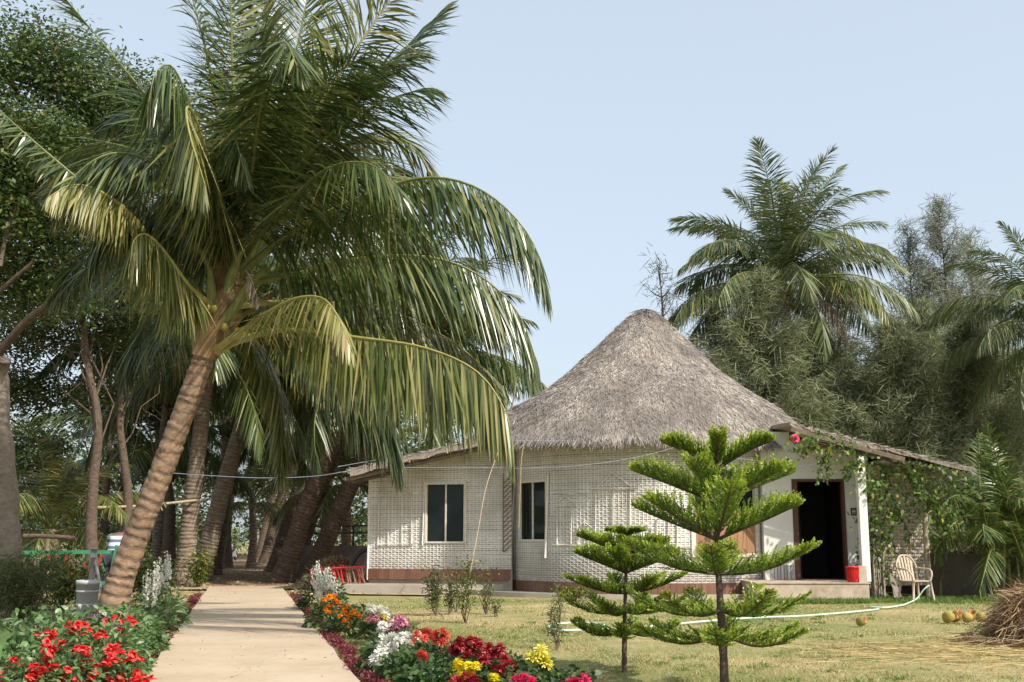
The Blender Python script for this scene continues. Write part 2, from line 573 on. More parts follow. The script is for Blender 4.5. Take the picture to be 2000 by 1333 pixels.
M['red_leaf'] = leaf_mat('dark_red_border_leaf', [(0, (0.08, 0.012, 0.02)), (0.6, (0.16, 0.03, 0.04)), (1, (0.24, 0.075, 0.06))], 0.25, 0.5, 0.3)
M['croton'] = leaf_mat('yellow_green_shrub_leaf', [(0, (0.035, 0.07, 0.012)), (0.6, (0.09, 0.13, 0.02)), (1, (0.32, 0.30, 0.04))], 0.3, 0.4, 0.4)
M['feather'] = leaf_mat('feathery_shrub_leaf', [(0, (0.05, 0.075, 0.024)), (0.5, (0.09, 0.115, 0.04)), (1, (0.15, 0.155, 0.065))], 0.25, 0.6, 0.2)
M['vine'] = leaf_mat('vine_leaf', [(0, (0.05, 0.10, 0.02)), (0.6, (0.11, 0.19, 0.04)), (0.9, (0.20, 0.27, 0.07)), (1, (0.40, 0.33, 0.04))], 0.35, 0.4, 0.4)
M['areca'] = leaf_mat('feather_palm_leaflet', [(0, (0.04, 0.085, 0.02)), (0.6, (0.09, 0.14, 0.03)), (1, (0.21, 0.22, 0.06))], 0.3, 0.35, 0.5)
for nme, stops in {
    'red': [(0, (0.50, 0.010, 0.012)), (0.6, (0.74, 0.03, 0.028)), (1, (0.84, 0.14, 0.12))],
    'white': [(0, (0.74, 0.73, 0.64)), (1, (0.86, 0.86, 0.82))],
    'orange': [(0, (0.80, 0.20, 0.005)), (1, (0.88, 0.36, 0.01))],
    'yellow': [(0, (0.80, 0.62, 0.01)), (1, (0.88, 0.80, 0.05))],
    'lemon': [(0, (0.80, 0.72, 0.06)), (1, (0.88, 0.85, 0.30))],
    'pink': [(0, (0.48, 0.12, 0.22)), (1, (0.76, 0.42, 0.50))],
    'crimson': [(0, (0.26, 0.012, 0.024)), (0.6, (0.46, 0.03, 0.045)), (1, (0.66, 0.20, 0.18))],
    'coral': [(0, (0.62, 0.05, 0.045)), (1, (0.82, 0.20, 0.12))],
    'purple': [(0, (0.22, 0.06, 0.25)), (1, (0.40, 0.16, 0.42))],
    'magenta': [(0, (0.62, 0.02, 0.11)), (1, (0.80, 0.10, 0.22))],
}.items():
    M['fl_' + nme] = leaf_mat(nme + '_petal', stops, 0.3, 0.55, 0.2)
M['bucket_white'] = plain_mat('worn_white_plastic', (0.34, 0.36, 0.36), (0.48, 0.50, 0.50), 4, 0.5, 0, 0.4)
M['bucket_red'] = plain_mat('red_plastic', (0.55, 0.012, 0.014), (0.62, 0.02, 0.02), 4, 0.35, 0, 0.5)
M['steel'] = plain_mat('galvanised_pipe', (0.30, 0.31, 0.32), (0.42, 0.43, 0.44), 9, 0.5, 0, 0.5, metal=0.3)
M['chair'] = plain_mat('faded_cream_plastic', (0.416, 0.320, 0.240), (0.496, 0.400, 0.312), 5, 0.5, 0, 0.4)
M['hose'] = plain_mat('pale_green_hose', (0.36, 0.58, 0.46), (0.55, 0.68, 0.56), 3, 0.5, 0, 0.4)
M['coconut'] = plain_mat('coconut_husk', (0.20, 0.19, 0.04), (0.34, 0.27, 0.07), 7, 0.7, 0.2, 0.2, c3=(0.30, 0.16, 0.06))
M['coconut_cut'] = plain_mat('cut_husk', (0.34, 0.12, 0.05), (0.48, 0.22, 0.10), 12, 0.8)
M['coconut_green'] = plain_mat('young_coconut', (0.20, 0.19, 0.035), (0.36, 0.28, 0.06), 5, 0.45, 0, 0.4)
M['red_paint'] = plain_mat('red_painted_cane', (0.42, 0.02, 0.03), (0.58, 0.05, 0.06), 9, 0.6)
M['green_paint'] = plain_mat('green_painted_rail', (0.04, 0.22, 0.10), (0.07, 0.30, 0.15), 9, 0.6)
M['black'] = plain_mat('black_plastic', (0.012, 0.012, 0.013), (0.022, 0.022, 0.024), 9, 0.4, 0, 0.5)
M['ink_white'] = plain_mat('sign_white', (0.6, 0.6, 0.6), (0.7, 0.7, 0.7), 9, 0.6)
M['green_grey'] = plain_mat('grey_green_gate_paint', (0.16, 0.20, 0.17), (0.24, 0.28, 0.24), 5, 0.6)
M['cable'] = plain_mat('blue_grey_cable', (0.24, 0.28, 0.36), (0.34, 0.37, 0.44), 3, 0.5)
M['rope'] = plain_mat('jute_rope', (0.30, 0.22, 0.13), (0.42, 0.33, 0.21), 30, 0.9)
M['skin'] = plain_mat('brown_skin', (0.18, 0.09, 0.055), (0.22, 0.115, 0.07), 5, 0.5)
M['hair'] = plain_mat('black_hair', (0.012, 0.01, 0.009), (0.02, 0.018, 0.015), 40, 0.5)
M['trousers'] = plain_mat('dark_trousers', (0.03, 0.035, 0.05), (0.05, 0.055, 0.07), 9, 0.8)


def stripe_mat():
    m, nt, bs, out = new_mat('striped_shirt_cloth')
    p = obj_pos(nt)
    s = nt.nodes.new('ShaderNodeSeparateXYZ')
    nt.links.new(p, s.inputs[0])
    mu = nt.nodes.new('ShaderNodeMath')
    mu.operation = 'MULTIPLY'
    mu.inputs[1].default_value = 7.5
    nt.links.new(s.outputs[2], mu.inputs[0])
    fr = nt.nodes.new('ShaderNodeMath')
    fr.operation = 'FRACT'
    nt.links.new(mu.outputs[0], fr.inputs[0])
    c = ramp(nt, fr.outputs[0], [(0.0, (0.08, 0.11, 0.17)), (0.45, (0.10, 0.14, 0.20)), (0.5, (0.50, 0.52, 0.54)), (0.95, (0.52, 0.54, 0.56))])
    nt.links.new(c, bs.inputs['Base Color'])
    bs.inputs['Roughness'].default_value = 0.9
    return m


M['stripes'] = stripe_mat()

# ------------------------------------------------------------------ the setting
# the ground: one sheet to the horizon, finely divided and slightly uneven near the camera
mb = MB()
xs = np.concatenate([np.linspace(-900, -50, 10), np.linspace(-45, 30, 90), np.linspace(36, 900, 10)])
ys = np.concatenate([np.linspace(-60, 3, 6), np.linspace(4, 45, 70), np.linspace(50, 1500, 16)])
X, Y = np.meshgrid(xs, ys, indexing='ij')
Z = 0.018 * np.sin(X * 1.7 + 0.6 * Y) * np.cos(Y * 1.1) - 0.02
Z[(abs(X) > 45) | (Y > 45)] = -0.02
mb.grid(np.stack([X, Y, Z], -1))
tag(mb.build('ground', M['ground'], smooth=True), kind='structure')

PD = nrm(np.array([-0.2287, 0.9735, 0]))      # direction of the garden path
PN = np.array([PD[1], -PD[0], 0])             # to its right
PC = np.array([-2.35, 10.45, 0])


def on_path(d, side, z=0.0):
    """point at distance Y = d along the path, side metres right of its middle"""
    t = (d - PC[1]) / PD[1]
    return PC + PD * t + PN * side + np.array([0, 0, z])


def strip(name, d0, d1, s0, s1, z, mat, n=40, wob=0.0, thick=0.0):
    mb = MB()
    d = np.linspace(d0, d1, n)
    w = rng.normal(0, wob, (n, 2)) if wob else np.zeros((n, 2))
    top = np.array([[on_path(a, s0 + w[i, 0], z), on_path(a, s1 + w[i, 1], z)] for i, a in enumerate(d)])
    mb.grid(top)
    if thick:
        lo = top - np.array([0, 0, thick])
        mb.grid(np.stack([lo[:, 0], top[:, 0]], 1))
        mb.grid(np.stack([top[:, 1], lo[:, 1]], 1))
        mb.grid(np.stack([lo[0], top[0]], 0)[:, ::-1])
        mb.grid(np.stack([lo[-1], top[-1]], 0))
    return tag(mb.build(name, mat), kind='structure')


strip('path', 1.0, 30.2, -0.92, 0.92, 0.05, M['path'], 60, 0.008, 0.12)
strip('flower_bed_ground', 6.0, 20.0, 1.6, 2.5, 0.004, M['soil'], 30, 0.12)
strip('flower_bed_ground', 5.0, 22.0, -4.6, -1.2, 0.004, M['soil'], 30, 0.12)
strip('dirt_track', 30.9, 110.0, -1.9, 1.6, 0.012, M['dirt'], 50, 0.15)
strip('woodland_floor', 24.0, 110.0, -40.0, -1.95, 0.008, M['dirt'], 50, 0.15)
strip('woodland_floor', 30.5, 110.0, 1.65, 5.5, 0.008, M['dirt'], 50, 0.15)
mb = MB()
c0, c1 = on_path(28.6, -2.5), on_path(28.6, 3.2)
pts = np.array([[on_path(29.3, -3.0, .022), on_path(31.6, -3.0, .022)], [on_path(29.6, 0, .022), on_path(31.4, 0, .022)],
                [on_path(29.0, 1.9, .022), on_path(31.0, 2.6, .022)], [gx(690, 26.6, .022), gx(720, 28.2, .022)], [gx(860, 26.0, .022), gx(860, 27.4, .022)]])
mb.grid(pts)
tag(mb.build('cross_path', M['sand']), kind='structure')
# ------------------------------------------------------------------ the thatched hut
AX = at(1260, 605, 29.3)
HC = np.array([AX[0], 29.3, 0.0])            # centre of the round room
RW = 3.8
hut = thing('thatched_hut', 'round white woven hut with grey conical thatched roof and side wings', 'hut', (HC[0], HC[1], 0))


def cyl(px, py, r=RW):
    """(angle, height) where the line of sight meets the round wall"""
    d = ray(px, py)
    o = np.array([0, 0, CAMH]) - HC
    a = d[0] ** 2 + d[1] ** 2
    b = 2 * (o[0] * d[0] + o[1] * d[1])
    c = o[0] ** 2 + o[1] ** 2 - r * r
    t = (-b - math.sqrt(max(b * b - 4 * a * c, 0))) / (2 * a)
    p = o + d * t
    return math.atan2(p[0], -p[1]), p[2]          # angle 0 faces the camera, + to the right


def cylp(th, z, r):
    return HC + np.stack([np.sin(th) * r, -np.cos(th) * r, z + 0 * np.asarray(th)], -1)


class Flat:
    def __init__(s, A, B):
        s.A, s.B = np.array([A[0], A[1], 0.0]), np.array([B[0], B[1], 0.0])
        s.T = nrm(s.B - s.A)
        s.N = np.array([s.T[1], -s.T[0], 0])      # towards the camera
        s.len = np.linalg.norm(s.B - s.A)

    def hit(s, px, py):
        d = ray(px, py)
        o = np.array([0, 0, CAMH])
        t = ((s.A - o) @ s.N) / (d @ s.N)
        p = o + d * t
        return (p - s.A) @ s.T, p[2]

    def p(s, u, z, off=0.0):
        u = np.asarray(u, float)
        return s.A + u[..., None] * s.T + np.asarray(off)[..., None] * s.N + np.asarray(z)[..., None] * np.array([0, 0, 1.0])


class Round:
    len = RW * math.pi

    def hit(s, px, py):
        th, z = cyl(px, py)
        return th * RW, z

    def p(s, u, z, off=0.0):
        th = np.asarray(u, float) / RW
        r = RW + np.asarray(off)
        return HC + np.stack([np.sin(th) * r, -np.cos(th) * r, np.asarray(z) + 0 * th], -1)


wing = Flat(gx(719, 28.5), gx(1000, 27.5))
rnd = Round()


def weave(surf, u0, u1, z0, ztop, holes, name, mat, pitch=0.050, half=0.092, parent=hut, amp=0.007, seed=1):
    """split-cane strips running in and out of the stakes, row over row: real strips, one part"""
    rg = np.random.default_rng(seed)
    mb = MB()
    step = half / 3
    us = np.arange(u0, u1, step)
    row = 0
    z = z0
    zmax = max(ztop(u0), ztop(u1), ztop((u0 + u1) / 2))
    while z < zmax:
        hh = pitch * 0.84 * rg.uniform(0.88, 1.04)
        zz = z + hh / 2 + 0.004 * np.sin(us * rg.uniform(0.5, 2) + rg.uniform(0, 6)) + rg.normal(0, 0.0015, len(us))
        off = amp * np.cos(np.pi * us / half + np.pi * row) + rg.normal(0, 0.0012, len(us))
        V = np.stack([surf.p(us, zz + k * hh / 2, off + (0.007 if k == 0 else -0.003)) for k in (-1, 0, 1)], 1)
        mid = (us[:-1] + us[1:]) / 2
        ok = np.array([ztop(m) for m in mid]) > z + hh
        for (a, b, c, d) in holes:
            ok &= ~((mid > a) & (mid < b) & (z + hh / 2 > c) & (z + hh / 2 < d))
        idx = np.nonzero(ok)[0]
        F = np.concatenate([np.stack([idx * 3 + k, (idx + 1) * 3 + k, (idx + 1) * 3 + k + 1, idx * 3 + k + 1], -1) for k in (0, 1)])
        mb.add(V.reshape(-1, 3), F)
        row += 1
        z += pitch
    for u in np.arange(math.ceil(u0 / half) * half + half / 2, u1, half):      # the upright stakes
        segs = [(z0, ztop(u) - .05)]
        for (a, b, c, d) in holes:
            if a < u < b:
                segs = [(z0, c), (d, ztop(u) - .05)]
        for (za, zb) in segs:
            mb.tube([surf.p(np.array(u), np.array(za), -.004), surf.p(np.array(u), np.array(zb), .008)], .0125, 5, cap=False)
    o = mb.build(name, mat, parent, smooth=True)
    return tag(o, kind='stuff')


def rod(surf, pts, r=0.014, mat='rod', name='trim_rod', off=0.04, parent=hut):
    """a cane nailed on a wall along image points"""
    mb = MB()
    P = []
    for a, b in zip(pts[:-1], pts[1:]):
        ua, za = surf.hit(*a)
        ub, zb = surf.hit(*b)
        for t in np.linspace(0, 1, 5)[:-1]:
            P.append(surf.p(np.array(ua + (ub - ua) * t), np.array(za + (zb - za) * t), off))
    ub, zb = surf.hit(*pts[-1])
    P.append(surf.p(np.array(ub), np.array(zb), off))
    mb.tube(np.array(P), r, 6)
    return mb.build(name, M[mat], parent, smooth=True)


def rect_of(surf, x0, x1, y0, y1):
    ua, zt = surf.hit((x0), (y0 + y1) / 2)[0], surf.hit((x0 + x1) / 2, y0)[1]
    ub, zb = surf.hit((x1), (y0 + y1) / 2)[0], surf.hit((x0 + x1) / 2, y1)[1]
    return ua, ub, zb, zt


def slab(surf, u0, u1, z0, z1, off0, off1, name, mat, parent, n=2):
    """a plate that follows the wall"""
    mb = MB()
    u = np.linspace(u0, u1, n)
    A = [surf.p(u, np.full(n, z), o) for z, o in ((z0, off0), (z0, off1), (z1, off1), (z1, off0), (z0, off0))]
    mb.grid(np.stack(A, 0)[:, ::-1])
    e0 = [a[0] for a in A[:4]]
    e1 = [a[-1] for a in A[:4]]
    mb.add(e0, [[0, 1, 2, 3]])
    mb.add(e1, [[3, 2, 1, 0]])
    return mb.build(name, mat, parent)


w_wing = rect_of(wing, 834, 906, 946, 1058)
w_rnd = rect_of(rnd, 1016, 1066, 942, 1054)
w_shut = rect_of(rnd, 1357, 1474, 916, 1082)

# round wall: backing shell with the window openings, weave, skirting boards
TH0, TH1 = -1.5, 0.85


def shell(surf, us, zs, holes, off, name, mat):
    mb = MB()
    U, Zz = np.meshgrid(us, zs, indexing='ij')
    V = surf.p(U, Zz, off)
    a, b = U.shape
    F = []
    for i in range(a - 1):
        for j in range(b - 1):
            um, zm = (us[i] + us[i + 1]) / 2, (zs[j] + zs[j + 1]) / 2
            if any(h[0] < um < h[1] and h[2] < zm < h[3] for h in holes):
                continue
            F.append([i * b + j, (i + 1) * b + j, (i + 1) * b + j + 1, i * b + j + 1])
    mb.add(V.reshape(-1, 3), F)
    return mb.build(name, mat, hut)


def cuts(lo, hi, n, extra):
    return np.array(sorted(set(list(np.linspace(lo, hi, n)) + list(extra))))


hr = [w_rnd, w_shut]
shell(rnd, cuts(-math.pi * RW, math.pi * RW, 70, [w_rnd[0], w_rnd[1], w_shut[0], w_shut[1]]), cuts(0, 3.75, 4, [w_rnd[2], w_rnd[3], w_shut[2], w_shut[3]]), hr, -0.035, 'wall', M['weave_back'])
SK0, SK1 = 0.03, 0.30
weave(rnd, TH0 * RW, TH1 * RW, SK1, lambda u: 3.62, hr, 'weave', M['weave'], seed=2)
u = TH0 * RW
bm = MB()
bm.box((0, 0, 0), (0.136, 0.03, SK1 - SK0))
board_me = bm.mesh('skirting_board', M['skirt'])
while u < TH1 * RW:
    p = rnd.p(np.array(u), np.array((SK0 + SK1) / 2), 0.012 + rng.uniform(0, 0.004)) - HC
    inst('skirting_board', board_me, hut, p, (0, 0, u / RW))
    u += 0.140

# left wing: wall, weave, boards
WZ0, WZ1 = 0.30, 0.55
zl, zr = wing.hit(720, 925)[1], wing.hit(1000, 862)[1]


def wing_top(u):
    return zl + (zr - zl) * (u / wing.len)


mb = MB()
us = cuts(0, wing.len, 2, [w_wing[0], w_wing[1]])
for i in range(len(us) - 1):
    a, b = us[i], us[i + 1]
    zs = [0, w_wing[2], w_wing[3], None]
    for j in range(3):
        if i == 1 and j == 1:
            continue
        za, zb = zs[j], zs[j + 1]
        q = [wing.p(np.array(a), np.array(za), -0.035), wing.p(np.array(b), np.array(za), -0.035),
             wing.p(np.array(b), np.array(zb if zb else wing_top(b) + .1), -0.035), wing.p(np.array(a), np.array(zb if zb else wing_top(a) + .1), -0.035)]
        mb.add(q, [[0, 1, 2, 3]])
back = wing.N * -3.2
q = [wing.p(np.array(0.0), np.array(z), -0.035) for z in (0, wing_top(0) + .1)]
mb.add([q[0], q[1], q[1] + back, q[0] + back], [[0, 1, 2, 3]])
q2 = [wing.p(np.array(wing.len), np.array(z), -0.035) for z in (0, wing_top(wing.len) + .1)]
mb.add([q[0] + back, q[1] + back, q2[1] + back, q2[0] + back], [[0, 1, 2, 3]])
mb.build('wing_wall', M['weave_back'], hut)
weave(wing, 0.0, wing.len, WZ1, wing_top, [w_wing], 'weave', M['weave'], seed=3)
bm = MB()
bm.box((0, 0, 0), (0.136, 0.03, WZ1 - WZ0))
board2 = bm.mesh('wing_skirting_board', M['skirt'])
u = 0.07
ang = math.atan2(wing.T[1], wing.T[0])
while u < wing.len:
    inst('skirting_board', board2, hut, wing.p(np.array(u), np.array((WZ0 + WZ1) / 2), 0.012 + rng.uniform(0, 0.004)) - HC, (0, 0, ang))
    u += 0.140
# corner pole of the wing
mb = MB()
mb.tube([wing.p(np.array(-0.02), np.array(0.28), 0.0), wing.p(np.array(-0.02), np.array(zl + .05), 0.0)], 0.028, 8)
mb.build('corner_pole', M['rod'], hut, smooth=True)


def window(surf, r, splits, name='window'):
    u0, u1, z0, z1 = r
    w = slab(surf, u0 - .05, u1 + .05, z1, z1 + .05, -0.06, 0.03, name, M['rod'], hut, 4)
    slab(surf, u0 - .05, u1 + .05, z0 - .04, z0, -0.06, 0.04, 'sill', M['rod'], w, 4)
    slab(surf, u0 - .05, u0, z0, z1, -0.06, 0.028, 'jamb', M['rod'], w)
    slab(surf, u1, u1 + .05, z0, z1, -0.06, 0.028, 'jamb', M['rod'], w)
    for i in range(splits):
        a = u0 + (u1 - u0) * i / splits
        b = u0 + (u1 - u0) * (i + 1) / splits
        slab(surf, a + .004, b - .004, z0, z1, -0.05 - .012 * i, -0.04 - .012 * i, 'pane', M['glass'], w)
        if i:
            slab(surf, a - .018, a + .018, z0, z1, -0.055, -0.02, 'mullion', M['rod'], w)
    return w


window(wing, w_wing, 2)
window(rnd, w_rnd, 2)
# shuttered window behind the tall araucaria
u0, u1, z0, z1 = w_shut
w = slab(rnd, u0 - .09, u1 + .09, z1, z1 + .09, -0.05, 0.04, 'shuttered_window', M['rod'], hut, 6)
slab(rnd, u0 - .09, u1 + .09, z0 - .07, z0, -0.05, 0.05, 'sill', M['rod'], w, 6)
slab(rnd, u0 - .10, u0, z0, z1, -0.05, 0.036, 'jamb', M['rod'], w)
slab(rnd, u1, u1 + .10, z0, z1, -0.05, 0.036, 'jamb', M['rod'], w)
zm = z0 + (z1 - z0) * 0.50
slab(rnd, u0, u1, zm, zm + .06, -0.04, 0.02, 'transom', M['frame_wood'], w, 5)
slab(rnd, u0, u1, zm + .06, z1, -0.06, -0.05, 'pane', M['glass'], w, 5)
for i in range(6):
    a, b = u0 + (u1 - u0) * i / 6, u0 + (u1 - u0) * (i + 1) / 6
    slab(rnd, a + .005, b - .005, z0, zm, -0.035, -0.012 + rng.uniform(0, .004), 'shutter_board', M['shutter'], w)

# canes nailed on the walls in the outline of little houses
R_ = rnd
for pts in ([(1167, 953), (1197, 923), (1233, 951)], [(1155, 955), (1243, 954)], [(1165, 955), (1164, 1046)], [(1198, 955), (1198, 1056)], [(1231, 955), (1231, 1040)],
            [(1086, 987), (1105, 968), (1127, 985)], [(1090, 988), (1124, 988)], [(1090, 988), (1090, 1063)], [(1119, 986), (1117, 1062)], [(1082, 1064), (1200, 1067)],
            [(1130, 1030), (1143, 1020), (1158, 1032)], [(1133, 1030), (1132, 1064)], [(1150, 1026), (1150, 1048)], [(1133, 1037), (1150, 1037)],
            [(1250, 1033), (1262, 1023), (1276, 1036)], [(1252, 1032), (1252, 1062)], [(1272, 1034), (1272, 1062)],
            [(1298, 974), (1302, 970), (1324, 986)], [(1322, 985), (1322, 1066)], [(1283, 1014), (1283, 1052)], [(1080, 962), (1150, 968)],
            [(1200, 1067), (1350, 1070)], [(1305, 990), (1305, 1066)]):
    rod(R_, pts)
for pts in ([(743, 968), (775, 938), (804, 966)], [(741, 968), (806, 966)], [(742, 968), (739, 1066)], [(804, 966), (805, 1063)], [(738, 1063), (808, 1063)],
            [(760, 968), (759, 1062)], [(786, 967), (786, 1062)], [(741, 1034), (758, 1034)], [(787, 1034), (805, 1034)]):
    rod(wing, pts)
rod(rnd, [(1008, 944), (1001, 1088)], 0.03, off=0.05, name='window_post')
rod(rnd, [(1073, 926), (1068, 1090)], 0.032, off=0.05, name='window_post')
rod(wing, [(830, 940), (826, 1066)], 0.02, off=0.04, name='window_post')
rod(wing, [(911, 942), (910, 1068)], 0.018, off=0.04, name='window_post')
for k in range(15):
    y = 930 + k * 9.6
    rod(wing, [(985, y + 14), (999, y)], 0.013, 'herring', 'cane_lattice', 0.035)
rod(wing, [(984, 925), (984, 1078)], 0.013, 'herring', 'cane_lattice', 0.05)

# conical roof
prof = np.array([(0.0, 7.24), (.2, 7.18), (.43, 7.02), (.85, 6.62), (1.37, 6.10), (1.94, 5.56), (2.61, 5.06), (3.09, 4.77), (3.44, 4.56), (3.94, 4.19), (4.4, 3.82)])


def roof_z(r, th):
    z = np.interp(r, prof[:, 0], prof[:, 1])
    front = np.clip(1 - (np.abs(th - 0.15) / 1.35) ** 4, 0, 1)
    return z - front * 0.42 * np.clip((r - 2.6) / 1.75, 0, 1) ** 1.3 + 0.03 * np.sin(5 * th + r * 2) + 0.025 * np.sin(11 * th - r * 4)


def roof_p(r, th, z):
    """the roof leans a little to the left towards its eave"""
    return HC + np.stack([np.sin(th) * r - .16 * r / 4, -np.cos(th) * r, z], -1)


mb = MB()
th = np.linspace(-math.pi, math.pi, 110)
rr = np.array([0.0, .08, .2, .4, .8, 1.2, 1.6, 2.0, 2.4, 2.8, 3.2, 3.6, 4.0, 4.2, 4.32])
TT, RR = np.meshgrid(th, rr, indexing='ij')
ZZ = roof_z(RR, TT)
V = roof_p(RR, TT, ZZ)
mb.grid(V)
rr2 = np.array([4.32, 4.29, 4.17, 3.6])
dz = np.array([0, -.10, -.16, .10])
TT, RR2 = np.meshgrid(th, rr2, indexing='ij')
ZZ = np.repeat(roof_z(np.full(len(th), 4.32), th)[:, None], 4, 1) + dz
mb.grid(roof_p(RR2, TT, ZZ), 0)
roof = mb.build('roof', M['thatch_base'], hut, smooth=True)


def thatch(rs, ths, length, w, lift, rg, mb, jit=0.35):
    P = roof_p(rs, ths, roof_z(rs, ths))
    e = 0.05
    Q = roof_p(rs + e, ths, roof_z(rs + e, ths))
    D = nrm(Q - P)
    S = np.stack([np.cos(ths), np.sin(ths), 0 * ths], -1)
    N = nrm(np.cross(S, D))
    N[N[:, 2] < 0] *= -1
    n = len(rs)
    d = D + S * rg.normal(0, jit, n)[:, None] + N * rg.uniform(lift[0], lift[1], n)[:, None]
    mb.blades(P + N * 0.01, d, length * rg.uniform(0.5, 1.2, n), w * rg.uniform(.6, 1.3, n), S + rg.normal(0, .4, (n, 3)), 0.15, 1, [1, .4], rg=rg)


rg = np.random.default_rng(11)
mb = MB()
n = 60000
rs = 4.29 * np.sqrt(rg.uniform(0, 1, n))
ths = rg.uniform(-2.2, 2.2, n)
thatch(rs, ths, 0.16, 0.015, (0.0, 0.36), rg, mb, .6)
n = 9000
thatch(rg.uniform(4.1, 4.33, n), rg.uniform(-2.2, 2.2, n), 0.26, 0.018, (-0.35, 0.15), rg, mb, 0.5)
n = 1200
thatch(rg.uniform(0, .35, n), rg.uniform(-3.1, 3.1, n), 0.3, 0.02, (0.0, 0.2), rg, mb, 0.4)
n = 500     # stray stems that stick out
thatch(4.29 * np.sqrt(rg.uniform(0, 1, n)), rg.uniform(-2.2, 2.2, n), 0.32, 0.016, (0.3, 0.8), rg, mb, 0.8)
tag(mb.build('straw', M['thatch'], roof), kind='stuff')
mb = MB()
n = 4500    # ragged fringe under the eave
ths = rg.uniform(-2.0, 1.9, n)
P = roof_p(np.full(n, 4.25), ths, roof_z(np.full(n, 4.32), ths) - rg.uniform(0.0, .14, n))
P[:, :2] += rg.normal(0, .05, (n, 2))
D = np.stack([np.sin(ths) * .3, -np.cos(ths) * .3, np.full(n, -1.0)], -1) + rg.normal(0, .5, (n, 3))
mb.blades(P, D, rg.uniform(.08, .24, n), .012, None, 0, 1, [1, .4], rg=rg)
tag(mb.build('straw_fringe', M['thatch'], roof), kind='stuff')


def thatch_slab(quad, thick, nst, parent, rg, name, slope_dir, wst=0.016):
    """a sloping thatched slab; quad = four top corners a,b,c,d (front-left, front-right, back-right, back-left)"""
    a, b, c, d = [np.asarray(x, float) for x in quad]
    mb = MB()
    g = np.linspace(0, 1, 14)
    G = np.array([[(a * (1 - s) + b * s) * (1 - t) + (d * (1 - s) + c * s) * t for t in (0, .33, .66, 1)] for s in g])
    G[..., 2] += rg.normal(0, .025, G.shape[:2])
    lo = G - np.array([0, 0, thick])
    mb.grid(G)
    mb.grid(lo[:, ::-1])
    mb.grid(np.stack([lo[:, 0], G[:, 0]], 1)[::-1])
    mb.grid(np.stack([lo[0], G[0]], 0)[::-1])
    mb.grid(np.stack([lo[-1], G[-1]], 0))
    o = mb.build(name, M['thatch_base'], parent)
    mb = MB()
    s, t = rg.uniform(0, 1, nst), rg.uniform(0, 1, nst) ** 1.6
    P = (a * (1 - s)[:, None] + b * s[:, None]) * (1 - t)[:, None] + (d * (1 - s)[:, None] + c * s[:, None]) * t[:, None]
    D = np.asarray(slope_dir) + rg.normal(0, .4, (nst, 3)) * [1, 1, .5] + np.array([0, 0, .05])
    mb.blades(P, D, rg.uniform(.08, .22, nst), wst, None, .1, 1, [1, .4], rg=rg)
    tag(mb.build('straw', M['thatch'], o), kind='stuff')
    return o


# wing roof, falling to the left
a, b = at(684, 918, 27.0), at(1000, 842, 26.9)
c, d = at(1020, 842, 27.0) + np.array([0, 4, 0.0]), a + np.array([0, 4.4, 0.0])
wr = thatch_slab((a, b, c, d), 0.14, 8000, hut, rg, 'wing_roof', nrm(a - b))
mb = MB()
for k, yy in enumerate((27.15, 28.3, 29.6)):
    p0, p1 = at(672, 928, 27.0), at(985, 857, 27.0)
    mb = MB()
    mb.tube([np.array([p0[0], yy, p0[2] - .10]), np.array([p1[0], yy, p1[2] - .10])], 0.055, 8)
    mb.build('rafter', M['beam'], wr, smooth=True)
for k in range(9):
    t = k / 8
    p = at(690, 926, 27.0) * (1 - t) + at(985, 857, 27.0) * t
    mb = MB()
    mb.tube([p + np.array([0, -.1, -.02]), p + np.array([0, 2.6, -.02])], 0.022, 6)
    mb.build('purlin', M['bamboo'], wr, smooth=True)

# porch on the right
YP = 24.3
pl = [gx(1478, YP), gx(1699, YP)]
PT = 0.34
mb = MB()
mb.box(((pl[0][0] + pl[1][0]) / 2, YP + 1.1, PT / 2 - .03), (pl[1][0] - pl[0][0], 2.2, PT + .06))
mb.box(((pl[0][0] + pl[1][0]) / 2 + .01, YP + 1.1, PT + .012), (pl[1][0] - pl[0][0] + .04, 2.24, .024))
mb.build('porch_plinth', M['plinth'], hut)
YW = 25.9
xl, xr = at(1490, 1000, YW)[0], at(1700, 1000, YW)[0]
d0, d1 = at(1548, 1000, YW)[0], at(1651, 1000, YW)[0]
dz1 = at(1600, 936, YW)[2]
mb = MB()
for (x0, x1, z0, z1) in ((xl, d0, PT, 3.7), (d1, xr, PT, 3.3), (d0, d1, dz1, 3.5)):
    mb.box(((x0 + x1) / 2, YW + .1, (z0 + z1) / 2), (x1 - x0, .2, z1 - z0))
mb.build('porch_wall', M['plaster'], hut)
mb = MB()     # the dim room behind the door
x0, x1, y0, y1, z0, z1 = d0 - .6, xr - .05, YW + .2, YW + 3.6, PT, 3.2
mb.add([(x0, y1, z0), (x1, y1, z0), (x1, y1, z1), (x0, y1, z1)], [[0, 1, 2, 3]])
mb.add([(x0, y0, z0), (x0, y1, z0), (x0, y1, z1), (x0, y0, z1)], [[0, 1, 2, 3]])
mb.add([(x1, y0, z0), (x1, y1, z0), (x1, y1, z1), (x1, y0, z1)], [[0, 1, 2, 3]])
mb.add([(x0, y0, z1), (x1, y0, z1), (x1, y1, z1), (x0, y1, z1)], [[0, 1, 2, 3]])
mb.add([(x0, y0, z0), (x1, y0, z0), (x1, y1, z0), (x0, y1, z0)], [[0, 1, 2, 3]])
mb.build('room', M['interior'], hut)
mb = MB()
mb.box(((d0 + d1) / 2, YW + .062, dz1 - .03), (d1 - d0, .15, .06))
df = mb.build('door_frame', M['frame_wood'], hut)
for x, wd in ((d0 + .06, .12), (d1 - .03, .06)):
    mb = MB()
    mb.box((x, YW + .06, (PT + dz1 - .06) / 2), (wd, .16, dz1 - .06 - PT))
    mb.build('jamb', M['frame_wood'], df)
